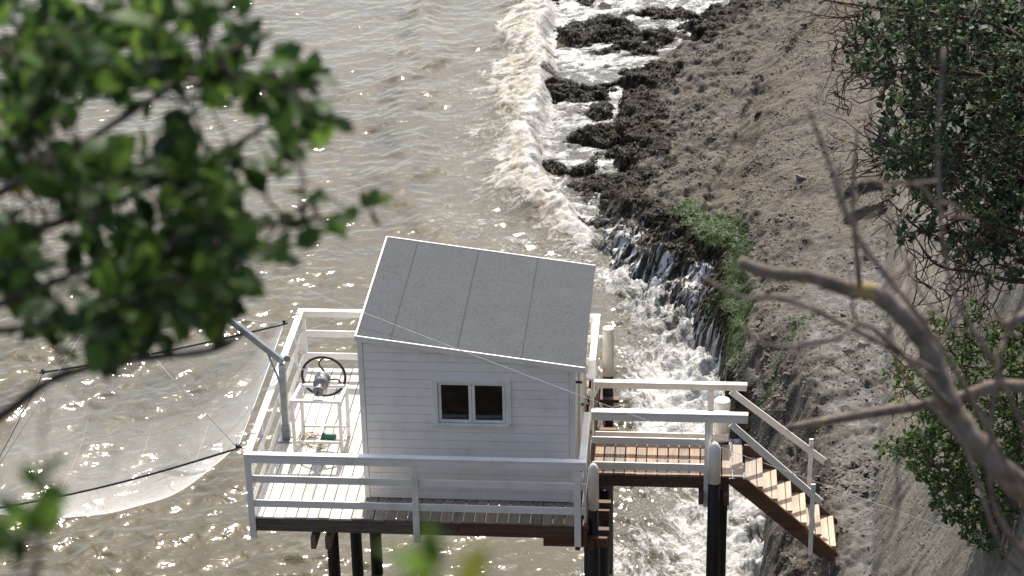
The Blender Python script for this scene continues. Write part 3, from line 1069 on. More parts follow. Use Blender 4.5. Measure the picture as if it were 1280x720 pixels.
# rim beams, joists and cross beams
box("beam", deck, 'greybeam', (DX0 + .04, DY0 + .004, -.235), (1.35, DY0 + .06, -.036))
box("beam", deck, 'beamx', (1.353, DY0 + .005, -.235), (DX1 + .0, DY0 + .06, -.036))
box("beam", deck, 'greybeam', (DX0 + .04, DY1 - .06, -.235), (DX1 - .04, DY1 - .004, -.036))
box("joist", deck, 'greyjoist', (DX0 - .002, DY0 + .0, -.30), (DX0 + .038, DY1 - .0, -.036))
box("joist", deck, 'beamy', (DX1 + .003, DY0 + .0, -.30), (DX1 + .045, DY1 - .0, -.036))
for xx in (-.95, -.1, .75, 1.6, 2.45):
    box("joist", deck, 'greyjoist', (xx, DY0 + .064, -.2), (xx + .06, DY1 - .064, -.036))
for xx, m in ((-.70, 'greyjoist'), (-.50, 'greyjoist'), (2.94, 'beamy'), (3.135, 'beamy')):
    box("joist", deck, m, (xx, DY0 - .03 + (0.15 if xx > 2.9 else 0), -.49), (xx + .07, DY1 + .12, -.305))
for yy in (-.30, .42, 1.35, 2.5, 3.45):
    box("beam", deck, 'beamx', (-1.3, yy, -.302), (3.40, yy + .09, -.24))
    if yy < 1.0 or yy > 3:
        box("beam", deck, 'beamx', (2.5, yy - .1, -.46), (3.38, yy - .02, -.31))


def pile(parent, x, y, r, top, m='pile', lean=(0, 0), bottom=-5.2):
    prof = [(r * 1.12, bottom), (r * 1.05, bottom * .6), (r * 1.02, bottom * .3), (r, top)]
    return lathe("pile", parent, m, (x, y, 0), prof, 'Z', 16)


def sleeve(pl, parent, x, y, r, z0, z1, cone):
    prof = [(r, z0), (r, z1)]
    prof += [(r * .55, z1 + cone * .7), (r * .06, z1 + cone)] if cone else [(r * .93, z1 + .012)]
    return lathe("painted_top", pl, 'white', (x, y, 0), prof, 'Z', 20)


for xx, yy, rr in ((-.54, .2, .085), (-.50, 1.9, .085), (-.465, 3.5, .09)):
    pile(deck, xx, yy, rr, -.31)
for xx, yy, rr, z0, z1 in ((3.185, -.26, .072, .08, .70), (3.225, 3.72, .085, .05, .84)):
    p_ = pile(deck, xx, yy, rr * .96, z0 + .02)
    sleeve(p_, deck, xx, yy, rr, z0, z1, .10 if yy < 0 else 0)
for xx, yy, rr in ((3.13, .16, .10), (3.27, 1.2, .07), (3.20, 2.6, .08)):
    pile(deck, xx, yy, rr, -.47)

# railing: cap on top, fascia board under it, two lower boards, flat posts
RH = 1.0


def run(parent, axis, c_out, sgn, lo, hi, posts, mids=((.54, .65), (.155, .265)), lo_m=None, hi_m=None, cap_w=.098, post_z=-.30):
    """Straight railing. axis: direction it runs in; c_out: outer edge; sgn: +1 when inward is positive."""
    def b(name, o0, o1, l0, l1, z0, z1, bev=.004):
        a0, a1 = sorted((c_out + sgn * o0, c_out + sgn * o1))
        if axis == 'X':
            return box(name, parent, 'white', (l0, a0, z0), (l1, a1, z1), bev)
        return box(name, parent, 'white', (a0, l0, z0), (a1, l1, z1), bev)
    b("top_rail", 0, cap_w, lo, hi, RH - .028, RH, .005)
    b("rail_board", .003, .028, lo + .004, hi - .004, RH - .135, RH - .031)
    l0 = lo if lo_m is None else lo_m
    h0 = hi if hi_m is None else hi_m
    for z0, z1 in mids:
        b("rail_board", .040, .064, l0 + .01, h0 - .01, z0, z1)
    for q in posts:
        b("post", .005, .037, q - .045, q + .045, post_z, RH - .138)


run(deck, 'X', -.612, 1, -1.542, 3.102, (-1.49, .78, 2.985), post_z=-.33)
run(deck, 'X', 3.89, -1, -1.542, 3.102, (-1.48, .1, 1.6, 3.0))
run(deck, 'Y', -1.540, 1, -.511, 3.790, (.55, 1.95, 3.35), lo_m=-.54, hi_m=3.82)
run(deck, 'Y', 3.100, -1, -.511, .80, (-.42, .74), lo_m=-.54, hi_m=.80)
run(deck, 'Y', 3.100, -1, 1.78, 3.790, (1.83, 3.3), lo_m=1.78, hi_m=3.82)

# ------------------------------------------------------------------ cabin
CW, CD = 2.92, 3.14
SL = (2.129 - 2.543) / (2.92 + .141 + .027)


def roof_z(x):
    return 2.543 + (x + .027) * SL


cabin = thing("fishing_cabin", (1.46, 1.57, 0), "small white boarded fishing cabin with a grey felt roof and one double window", "cabin")
BH = .1335
WX0, WX1, WZ0, WZ1 = 1.065, 1.985, 1.225, 1.845          # window opening


def clip_board(z0, z1, ax, bx, top):
    """Polygon of a board cut by the sloping eave line top(x)."""
    if top(ax) - z0 < .01 and top(bx) - z0 < .01:
        return None
    pts = [(ax, z0)]
    if top(bx) > z0 + .004:
        pts.append((bx, z0))
    else:
        xc = ax + (bx - ax) * (top(ax) - z0) / (top(ax) - top(bx))
        pts.append((xc, z0))
    if top(bx) > z0 + .004:
        pts.append((bx, min(z1, top(bx))))
    if top(bx) < z1 < top(ax):
        xc = ax + (bx - ax) * (top(ax) - z1) / (top(ax) - top(bx))
        pts.append((xc, z1))
    pts.append((ax, min(z1, top(ax))))
    return pts


def under(x):
    return roof_z(x) - .062


for (ya, yb, has_win) in ((0.0, .022, True), (CD - .022, CD, False)):
    wall = box("wall", cabin, 'siding', (.05, ya + .026 if has_win else ya - .045, .0), (CW - .05, yb + .045 if has_win else yb - .026, .12), 0)
    k = 0
    z = .012
    while z < 2.5:
        z1 = z + BH - .005
        spans = [(.072, CW - .072)]
        if has_win and z1 > WZ0 and z < WZ1:
            spans = [(.072, WX0 - .01), (WX1 + .01, CW - .072)]
        for a_x, b_x in spans:
            pl = clip_board(z, z1, a_x, b_x, under)
            if pl and len(pl) >= 3:
                prism("siding_board", wall, 'siding', pl, 'Y', ya, yb, .003)
        z += BH
    # sheathing behind the boards, pieced round the window
    yy0, yy1 = (.024, .060) if has_win else (CD - .060, CD - .024)
    if has_win:
        pcs = [[(.02, .0), (WX0, .0), (WX0, under(WX0)), (.02, under(.02))], [(WX1, .0), (CW - .02, .0), (CW - .02, under(CW - .02)), (WX1, under(WX1))],
               [(WX0, .0), (WX1, .0), (WX1, WZ0), (WX0, WZ0)], [(WX0, WZ1), (WX1, WZ1), (WX1, under(WX1)), (WX0, under(WX0))]]
    else:
        pcs = [[(.02, .0), (CW - .02, .0), (CW - .02, under(CW - .02)), (.02, under(.02))]]
    for pc in pcs:
        prism("sheathing", wall, 'siding', pc, 'Y', yy0, yy1)
        prism("shade_lining", wall, 'dark', pc, 'Y', yy1 + .002 if has_win else yy0 - .010, yy1 + .010 if has_win else yy0 - .002)  # dark sheet added so the room behind the glass looks unlit
for xa, xb, side in ((0, .022, -1), (CW - .022, CW, 1)):
    xin = xb + .036 if side < 0 else xa - .036
    wall = box("wall", cabin, 'siding', (min(xb + .002, xin) if side < 0 else xin, .064, 0), (max(xb + .002, xin) if side < 0 else xa - .002, CD - .064, under(xa if side < 0 else xb) - .004), 0)
    z = .012
    tz = under(xa if side < 0 else xb)
    while z < tz - .02:
        box("siding_board", wall, 'siding', (xa, .072, z), (xb, CD - .072, min(z + BH - .007, tz)), .003)
        z += BH
for cx_, cy_ in ((0, 0), (CW, 0), (0, CD), (CW, CD)):
    sx_ = 1 if cx_ == 0 else -1
    sy_ = 1 if cy_ == 0 else -1
    zt = under(cx_ if cx_ == 0 else CW) - .002
    x0, x1 = sorted((cx_ - sx_ * .006, cx_ + sx_ * .068))
    y0, y1 = sorted((cy_ - sy_ * .006, cy_ + sy_ * .020))
    box("corner_board", cabin, 'white', (x0, y0, .004), (x1, y1, zt))
    x0, x1 = sorted((cx_ - sx_ * .006, cx_ + sx_ * .020))
    y0, y1 = sorted((cy_ + sy_ * .022, cy_ + sy_ * .070))
    box("corner_board", cabin, 'white', (x0, y0, .004), (x1, y1, zt))
for x0_, x1_ in ((.066, .074), (CW - .074, CW - .066)):
    box("shade_lining", cabin, 'dark', (x0_, .075, .022), (x1_, CD - .075, under(x1_) - .01), 0)  # added dark sheets on the side walls, again to keep the room dim
box("floor", cabin, 'dark', (.06, .066, .001), (CW - .06, CD - .066, .02), 0)
box("hook", cabin, 'black', (CW + .001, .28, 1.72), (CW + .09, .31, 1.75), .004)
# door in the right wall, facing the walkway
door = box("door", cabin, 'white', (CW + .001, .92, .03), (CW + .03, 1.68, 1.93), .006)
lathe("handle", door, 'cast', (CW + .055, 1.02, 1.0), [(.022, -.02), (.028, 0), (.018, .02)], 'X', 12)

# window: outer trim, frame, two sashes with a pane each
win = box("window", cabin, 'white', (.985, -.022, 1.145), (2.065, -.001, WZ0 - .002), .005)
box("trim", win, 'white', (.985, -.022, WZ1 + .002), (2.065, -.001, 1.903), .005)
box("trim", win, 'white', (.985, -.022, WZ0), (WX0 - .002, -.001, WZ1), .005)
box("trim", win, 'white', (WX1 + .002, -.022, WZ0), (2.065, -.001, WZ1), .005)
box("sill", win, 'white', (1.02, -.040, WZ0 - .03), (2.03, -.0225, WZ0 - .006), .004)
for a_x, b_x in ((WX0 + .002, 1.523), (1.527, WX1 - .002)):
    fw = .042
    y0, y1 = .004, .040
    box("sash", win, 'white', (a_x, y0, WZ0 + .002), (b_x, y1, WZ0 + fw), .004)
    box("sash", win, 'white', (a_x, y0, WZ1 - fw), (b_x, y1, WZ1 - .002), .004)
    box("sash", win, 'white', (a_x, y0, WZ0 + fw + .001), (a_x + fw, y1, WZ1 - fw - .001), .004)
    box("sash", win, 'white', (b_x - fw, y0, WZ0 + fw + .001), (b_x, y1, WZ1 - fw - .001), .004)
    box("pane", win, 'glass', (a_x + fw - .006, .016, WZ0 + fw - .006), (b_x - fw + .006, .022, WZ1 - fw + .006), 0)

# roof: boarding, felt strips lapped at the seams, white edge trims
RX0, RX1, RY0, RY1 = -.027, 3.061, -.045, 3.221


def slope_poly(x0, x1, top, th):
    return [(x0, roof_z(x0) + top - th), (x1, roof_z(x1) + top - th), (x1, roof_z(x1) + top), (x0, roof_z(x0) + top)]


roof = prism("roof", cabin, 'black', slope_poly(RX0 + .02, RX1 - .012, -.014, .045), 'Y', RY0 + .026, RY1 - .026)
seams = [RX0 + .024, .452, 1.345, 2.215, RX1 - .003]
for k in range(4):
    up_ = -.002 if k % 2 else -.0055
    prism("felt_strip", roof, 'felt', slope_poly(seams[k] + (.0 if k == 0 else -.0 if k % 2 else .004), seams[k + 1] - (.002 if k < 3 else .0), up_, .007), 'Y', RY0 + .0265, RY1 - .0265)
for k in (1, 2, 3):
    prism("seam", roof, 'bitumen', slope_poly(seams[k] - .008, seams[k] + .006, .0015, .012), 'Y', RY0 + .028, RY1 - .028)
prism("trim", roof, 'white', slope_poly(RX0, RX1, .004, .085), 'Y', RY0, RY0 + .025, .003)
prism("trim", roof, 'white', slope_poly(RX0, RX1, .004, .085), 'Y', RY1 - .025, RY1, .003)
prism("trim", roof, 'white', slope_poly(RX0, RX0 + .023, .004, .085), 'Y', RY0 + .0255, RY1 - .0255, .003)

# ------------------------------------------------------------------ walkway to the shore
GX0, GX1, GY0, GY1 = 3.115, 5.262, .86, 1.73
gang = thing("walkway", (4.2, 1.3, 0), "narrow brown plank walkway with white rails leading from cabin to shore", "walkway")
x = GX0 + .004
while x + .14 < GX1 + .03:
    box("plank", gang, 'gang' if x < 4.75 else 'tread', (x, GY0 + random.uniform(-.012, .012) - .02, -.035), (x + .137, GY1 + random.uniform(-.012, .012) + .02, random.uniform(-.004, .001)), .004)
    x += .1525
for yy in (GY0, 1.27, GY1 - .06):
    box("beam", gang, 'beamx', (GX0 - .0, yy, -.225), (5.02, yy + .06, -.039))
for xx in (4.62, 4.98):
    box("beam", gang, 'beamy', (xx, GY0 - .16, -.40), (xx + .07, GY1 + .22, -.23))
run(gang, 'X', .800, 1, 3.105, 5.285, (4.735,), mids=((.475, .58), (.055, .175)), hi_m=4.76, post_z=-.50)
run(gang, 'X', 1.785, -1, 3.105, 5.285, (4.775,), mids=((.44, .55), (.06, .17)), hi_m=5.05, post_z=-.45)
for xx, yy, rr, z0, z1, cone in ((4.835, .70, .088, -.02, .50, .13), (4.945, 1.92, .112, -.02, .62, 0)):
    p_ = pile(gang, xx, yy, rr * .97, z0 + .02)
    sleeve(p_, gang, xx, yy, rr, z0, z1, cone)

stair = thing("staircase", (5.9, 1.3, -1.25), "brown wooden stairs with white handrails going down to the rock", "stairs")
sp = [(4.97, -.075), (5.28, -.045), (6.62, -1.235), (6.62, -1.29), (6.36, -1.31), (5.22, -.29)]
prism("stringer", stair, 'beamx', sp, 'Y', .838, .880, .004)
prism("stringer", stair, 'beamx', [(5.27, -.0), (5.33, -.0), (6.66, -1.22), (6.66, -1.29), (6.36, -1.31), (5.22, -.25)], 'Y', 1.715, 1.757, .004)
for k in range(6):
    z = -.185 - .19 * k
    x = 5.285 + .212 * k
    box("tread", stair, 'tread', (x, .883, z - .035), (x + .155, 1.712, z), .004)
    box("tread", stair, 'tread', (x + .163, .883, z - .036), (x + .245, 1.712, z - .002), .004)
bar("handrail", stair, 'white', (5.05, .815, .845), (6.34, .815, -.375), .028, .10)
bar("handrail", stair, 'white', (5.06, 1.772, .85), (6.43, 1.772, -.265), .028, .10)
box("post", stair, 'white', (6.19, .769, -1.24), (6.255, .799, -.065), .005)
box("post", stair, 'white', (6.20, 1.789, -1.25), (6.265, 1.819, .085), .005)

# ------------------------------------------------------------------ mast, winch, net
mast = thing("net_mast", (-1.385, 1.61, 0), "grey steel mast with a long boom reaching out over the net", "mast")
box("base_plate", mast, 'galv', (-1.50, 1.47, .003), (-1.285, 1.74, .02), .003)
box("socket", mast, 'galv', (-1.442, 1.553, .021), (-1.328, 1.667, .24), .004)
box("post", mast, 'galv', (-1.432, 1.563, .241), (-1.338, 1.657, 1.23), .006)
KN = Vector((-1.36, 1.61, 1.262))
TIP = Vector((-4.07, 1.75, 3.617))
bar("boom", mast, 'galv', KN, TIP, .085, .085, bevel=.006)
bar("strut", mast, 'galv', (-1.425, 1.60, .93), (-1.585, 1.616, 1.42), .028, .028)
lathe("pulley", mast, 'cast', TIP + Vector((.02, .0, -.10)), [(.03, -.02), (.05, -.02), (.035, 0), (.05, .02), (.03, .02)], 'Y', 16)
lathe("pulley", mast, 'cast', KN + Vector((.06, -.0, .06)), [(.03, -.02), (.05, -.02), (.035, 0), (.05, .02), (.03, .02)], 'Y', 16)

winch = thing("hand_winch", (-.84, 1.48, 0), "hand winch with a dark iron wheel on a white square stand", "winch")
ZT = .85
LG = [(-1.20, 1.24), (-.515, 1.24), (-.485, 1.72), (-1.15, 1.71)]
for lx, ly in LG:
    box("leg", winch, 'white', (lx - .024, ly - .024, .003), (lx + .024, ly + .024, ZT - .048), .004)
for q in range(4):
    (ax, ay), (bx_, by_) = LG[q], LG[(q + 1) % 4]
    ex = .026 if q % 2 == 0 else -.026
    d = Vector((bx_ - ax, by_ - ay, 0)).normalized()
    bar("top_bar", winch, 'white', Vector((ax, ay, ZT - .022)) - d * ex, Vector((bx_, by_, ZT - .022)) + d * ex, .05, .044)
    bar("stretcher", winch, 'white', Vector((ax, ay, .16)) + d * .026, Vector((bx_, by_, .16)) - d * .026, .036, .036)
bar("stretcher", winch, 'white', (-.86, 1.262, .165), (-.86, 1.69, .165), .04, .03)
WC = Vector((-.815, 1.77, .955))
wheel = lathe("wheel_hub", winch, 'rust', WC, [(.02, -.03), (.06, -.03), (.06, .03), (.02, .03)], 'Y', 18)
ringp = [WC + Vector((.315 * math.cos(a), 0, .315 * math.sin(a))) for a in np.linspace(0, 2 * math.pi, 49)]
tube("rim", wheel, 'rust', ringp, .019, 8)
for k in range(3):
    a0 = math.radians(68 + 120 * k)
    pts = []
    for s_ in np.linspace(0, 1, 12):
        rr = .05 + .262 * s_
        aa = a0 + .55 * math.sin(s_ * math.pi) + .25 * s_
        pts.append(WC + Vector((rr * math.cos(aa), 0, rr * math.sin(aa))))
    tube("spoke", wheel, 'rust', pts, [.015 - .005 * s_ for s_ in np.linspace(0, 1, 12)], 7)
lathe("drum", winch, 'cast', (-.825, 1.735, .945), [(.03, 0), (.115, .004), (.118, .03), (.098, .05), (.09, .13), (.098, .16), (.112, .18), (.11, .20), (.07, .22), (.045, .25), (.034, .33),
                                                   (.05, .37), (.078, .385), (.082, .41), (.075, .43), (.03, .435)], 'Y', 22)
lathe("axle", winch, 'black', (-.825, 1.74, .945), [(.012, .36), (.018, .43), (.018, .50)], 'Y', 10)
tube("cable", winch, 'wire', [(-.85, 1.56, 1.05), (-1.08, 1.585, 1.16), KN + Vector((.06, -.01, .11))], .006, 5)

NA, NB, NC, ND = [np.array(v) for v in ((-1.73, -.09, .80), (-1.75, 3.74, .80), (-5.80, 4.25, -.40), (-5.70, -.03, -.40))]
net = thing("lift_net", tuple((NA + NB + NC + ND) / 4), "wide square lift net hanging from dark bars over the water", "fishing net")


def bend(a, b, dz, n=14):
    return [a + (b - a) * s_ + np.array([0, 0, -dz * math.sin(s_ * math.pi)]) for s_ in np.linspace(0, 1, n)]


edges = [(NA, NB, .03), (NB, NC, .06), (NC, ND, .02), (ND, NA, .10)]
for a_, b_, dz in edges:
    d = (b_ - a_) / np.linalg.norm(b_ - a_)
    inner_bar = a_ is NA
    tube("frame_bar", net, 'galv' if inner_bar else 'black', bend(a_ - d * .06, b_ + d * .06, dz), .010 if inner_bar else .016, 8)
NU = 56


def net_pt(s_, q_):
    pnt = (1 - s_) * ((1 - q_) * NA + q_ * NB) + s_ * ((1 - q_) * ND + q_ * NC)
    # bars bow down a little along their length
    pnt = pnt - np.array([0, 0, .03 * math.sin(q_ * math.pi) * (1 - s_) + .02 * math.sin(q_ * math.pi) * s_ + .10 * math.sin(s_ * math.pi) * (1 - q_) + .06 * math.sin(s_ * math.pi) * q_])
    e1 = max(1 - abs(2 * s_ - 1) ** 2.6, 0)
    e2 = max(1 - abs(2 * q_ - 1) ** 3.2, 0)
    sag = .98 * e1 ** .8 * e2 ** .62
    fold = .035 * math.sin(11 * s_ + 4 * q_) * math.sin(5 * q_ - 2 * s_ + 1) + .018 * math.sin(23 * s_ - 9 * q_)
    return pnt + np.array([(.5 - s_) * .10 * sag, (.5 - q_) * .12 * sag, -sag + fold * e1 * e2])


V, Fc = [], []
for i in range(NU + 1):
    for j in range(NU + 1):
        V.append(net_pt(i / NU, j / NU) - np.array(net.location))
for i in range(NU):
    for j in range(NU):
        b_ = i * (NU + 1) + j
        Fc.append((b_, b_ + 1, b_ + NU + 2, b_ + NU + 1))
for kk in (.27, .52, .78):
    tube("net_seam", net, 'wire', [net_pt(kk, q_) + np.array([0, 0, .004]) for q_ in np.linspace(0, 1, 28)], .0022, 4)
    tube("net_seam", net, 'wire', [net_pt(q_, kk) + np.array([0, 0, .004]) for q_ in np.linspace(0, 1, 28)], .0022, 4)
link(bpy.data.objects.new("netting", np_mesh("netting", V, Fc, ['net'])), net)
APEX = np.array([-4.0, 1.9, 2.05])
for c_ in (NA, NB, NC, ND):
    tube("hanging_line", net, 'wire', [c_, (c_ + APEX) / 2 + np.array([0, 0, -.03]), APEX], .005, 5)
    v = np.array(net.location) - c_
    v = v / np.linalg.norm(v) * .02
    tube("knot", net, 'black', [c_ + v + np.array([0, 0, -.03]), c_ + np.array([0, 0, .05]), c_ - v * 2 + np.array([0, 0, .02])], [.022, .028, .016], 7)
for sgy, c_ in ((1, NA), (-1, NB)):
    tube("tie_rope", net, 'rope', [c_, c_ + np.array([.08, .03 * sgy, .10]), c_ + np.array([.17, .05 * sgy, .205]), c_ + np.array([.26, .07 * sgy, .21]), c_ + np.array([.30, .12 * sgy, .10]), c_ + np.array([.27, .16 * sgy, -.02])], .009, 6)
hoist = tube("hoist_line", None, 'wire', [APEX, TIP + Vector((.0, .0, -.15))], .007, 5)
tag(hoist, "thin line hanging from the boom tip down to the net", "rope")
stay_pts = []
S0, S1 = np.array(TIP) + np.array([.03, 0, .05]), None
S1 = np.array([8.05, -2.35, 1.05])
for s_ in np.linspace(0, 1, 24):
    stay_pts.append(S0 + (S1 - S0) * s_ - np.array([0, 0, .10 * math.sin(s_ * math.pi)]))
tag(tube("stay_wire", None, 'wire', stay_pts, .0035, 5), "thin pale stay wire crossing above the cabin roof to the shore", "wire")

# odds and ends on the deck under the winch
pts = []
for k in range(90):
    a = k * .47
    rr = .10 + .07 * math.sin(k * .37) + .03 * math.sin(k * 1.7)
    pts.append((-.99 + .16 * math.sin(k * .083) + rr * 1.5 * math.cos(a), 1.55 + .05 * math.cos(k * .11) + rr * math.sin(a), .012 + .012 * (k % 7) / 3))
tag(tube("tangled_rope", None, 'rope', [tuple(q) for q in spline(pts, 360)], .008, 5), "tangled pale rope lying on the deck under the winch stand", "rope")
fl = tube("green_float", None, 'green', [(-.93, 1.60, .062), (-.90, 1.60, .062), (-.68, 1.585, .062), (-.65, 1.585, .062)], [.03, .052, .052, .03], 12)
tag(fl, "small green plastic bottle float lying beside the tangled rope", "float")
st_ = bar("wooden_stick", None, 'tread', (-.88, 1.30, .19), (-.83, 1.70, .13), .04, .02)
tag(st_, "short pale wooden stick lying across the rope under winch", "stick")

# ------------------------------------------------------------------ vegetation
LEAF_T = np.array([(0, 0, 0), (.34, 0, .02), (.70, 0, .01), (1, 0, -.07), (.30, .27, .06), (.66, .29, .05), (.30, -.27, .06), (.66, -.29, .05)])
LEAF_F = [(0, 1, 4), (1, 2, 5, 4), (2, 3, 5), (0, 6, 1), (1, 6, 7, 2), (2, 7, 3)]


def leaf_frames(dirs, r):
    n_ = len(dirs)
    x_ = dirs / np.linalg.norm(dirs, axis=1, keepdims=True)
    up = np.array([0, 0, 1.0]) + r.normal(0, .55, (n_, 3))
    y_ = np.cross(up, x_)
    y_ /= np.linalg.norm(y_, axis=1, keepdims=True) + 1e-9
    z_ = np.cross(x_, y_)
    return x_, y_, z_


def leaf_mass(name, parent, m, P, D, size, r, width=1.0, tone=None):
    x_, y_, z_ = leaf_frames(D, r)
    n_ = len(P)
    T = LEAF_T
    V = (P[:, None, :] + size[:, None, None] * (x_[:, None, :] * T[None, :, 0:1] + y_[:, None, :] * T[None, :, 1:2] * width + z_[:, None, :] * T[None, :, 2:3]))
    V = V.reshape(-1, 3) - np.array(wloc(parent))
    faces = []
    for i in range(n_):
        b = i * 8
        faces += [tuple(b + q for q in f_) for f_ in LEAF_F]
    me = np_mesh(name, V, faces, [m])
    at_ = me.attributes.new("rnd", 'FLOAT', 'POINT')
    at_.data.foreach_set("value", np.repeat(np.clip(.5 * r.uniform(0, 1, n_) + .5 * (r.uniform(0, 1, n_) if tone is None else tone), 0, 1), 8).astype(np.float32))
    return link(bpy.data.objects.new(name, me), parent)


def near_path(p0, p1, r, wig=.08, n=5):
    p0, p1 = np.array(p0), np.array(p1)
    L = np.linalg.norm(p1 - p0)
    mids = [p0]
    for k in range(1, n):
        mids.append(p0 + (p1 - p0) * k / n + r.normal(0, wig * L, 3) * (1 - abs(2 * k / n - 1) * .3))
    mids.append(p1)
    return spline(mids, 2 * n + 1)


def shrub(name, label, cat, limbs, spots, holes, count, depth, leaf, m_leaf, m_bark, seed, bare=(), leaf_n=(4, 7), twig_r=.004, single=0, single_mat=None, width=1.0, group=None, limb_sides=7, reach=1e9):
    """limbs: list of (pixel polyline [(u, v, depth)], r0, r1); first limb is the trunk, starting on the ground.
    spots: (u, v, radius, weight) where leaf clusters sit; bare: (u, v, r, n) areas of leafless twigs."""
    r = np.random.default_rng(seed)
    paths = []
    for li, (poly, r0, r1) in enumerate(limbs):
        pts = [at(*q) if len(q) == 3 and not isinstance(q, np.ndarray) else np.array(q) for q in poly]
        paths.append((spline(pts, max(10, 5 * len(pts))), r0, r1))
    base = paths[0][0][0]
    root = thing(name, tuple(base), label, cat, group)
    for li, (pp, r0, r1) in enumerate(paths):
        rad = np.linspace(r0, r1, len(pp)) * (1 + .10 * np.sin(np.arange(len(pp)) * 1.9) + r.normal(0, .04, len(pp)))
        tube("trunk" if li == 0 else "branch", root, m_bark, [tuple(q) for q in pp], rad, limb_sides)
    nodes = np.vstack([pp for pp, _, _ in paths[1:]] or [paths[0][0]])
    w = np.array([s_[3] * s_[2] ** 2 for s_ in spots], float)
    w /= w.sum()
    twigs, P, D, tips, tone = [], [], [], [], []
    made = 0
    guard = 0
    while made < count and guard < count * 20:
        guard += 1
        s_ = spots[r.choice(len(spots), p=w)]
        a = r.uniform(0, 6.283)
        q = s_[2] * math.sqrt(r.uniform(0, 1))
        u, v = s_[0] + q * math.cos(a), s_[1] + q * math.sin(a)
        if any((u - h[0]) ** 2 + (v - h[1]) ** 2 < h[2] ** 2 for h in holes):
            continue
        dep = r.uniform(*depth)
        tip = at(u, v, dep)
        dd = np.linalg.norm(nodes - tip, axis=1)
        k = int(np.argmin(dd))
        if dd[k] > reach:
            continue
        tw = near_path(nodes[k], tip, r, .07, 4)
        twigs.append((tw, np.linspace(twig_r * 1.7, twig_r * .7, len(tw))))
        tdir = tw[-1] - tw[-3]
        tdir = tdir / (np.linalg.norm(tdir) + 1e-9)
        if r.uniform() < .35:
            nodes = np.vstack([nodes, tw[len(tw) // 2:]])
        nl = r.integers(leaf_n[0], leaf_n[1])
        tone += [r.uniform(0, 1)] * nl
        for z_ in range(nl):
            back = r.uniform(0, .9) * leaf * (1.6 if z_ > 2 else .5)
            P.append(tip - tdir * back)
            rd = r.normal(0, 1, 3)
            rd /= np.linalg.norm(rd)
            D.append(tdir * .65 + rd * .8 + np.array([0, 0, .15]))
        made += 1
    for (u, v, rr, n_) in bare:
        for z_ in range(n_):
            a = r.uniform(0, 6.283)
            q = rr * math.sqrt(r.uniform(0, 1))
            tip = at(u + q * math.cos(a), v + q * math.sin(a), r.uniform(*depth))
            dd = np.linalg.norm(nodes - tip, axis=1)
            k = int(np.argsort(dd)[r.integers(0, min(12, len(dd)))])
            tw = near_path(nodes[k], tip, r, .06, 4)
            twigs.append((tw, np.linspace(twig_r * 1.8, twig_r * .5, len(tw))))
            nodes = np.vstack([nodes, tw[3::3]])
    if twigs:
        o = tubes("twigs", root, m_bark, [([tuple(q) for q in pp], rr) for pp, rr in twigs], 4)
        o["kind"] = "stuff"
    if P:
        P, D = np.array(P), np.array(D)
        size = leaf * r.uniform(.65, 1.2, len(P))
        if single:
            px = np.stack([(P - CAM) @ _R, (P - CAM) @ _U, (P - CAM) @ _F], -1)
            inview = (np.abs(px[:, 0] / px[:, 2] * F_PX) < 690) & (np.abs(px[:, 1] / px[:, 2] * F_PX) < 400)
            order = np.argsort(-(size / px[:, 2]) * inview)
            own, rest = order[:single], order[single:]
            x_, y_, z_ = leaf_frames(D, r)
            lm = np_mesh("leaf", LEAF_T * np.array([1, width, 1]), LEAF_F, [single_mat])
            for i_ in own:
                o = bpy.data.objects.new("leaf", lm)
                mt = Matrix((x_[i_], y_[i_], z_[i_])).transposed().to_4x4()
                o.matrix_local = Matrix.Translation(Vector(P[i_]) - wloc(root)) @ mt @ Matrix.Scale(float(size[i_]), 4)
                link(o, root)
        else:
            rest = np.arange(len(P))
        if len(rest):
            o = leaf_mass("crown", root, m_leaf, P[rest], D[rest], size[rest], r, width, np.array(tone)[rest])
            o["kind"] = "stuff"
    return root


def ground_pt(x, y):
    return np.array([x, y, ground_z(x, y) - .05])


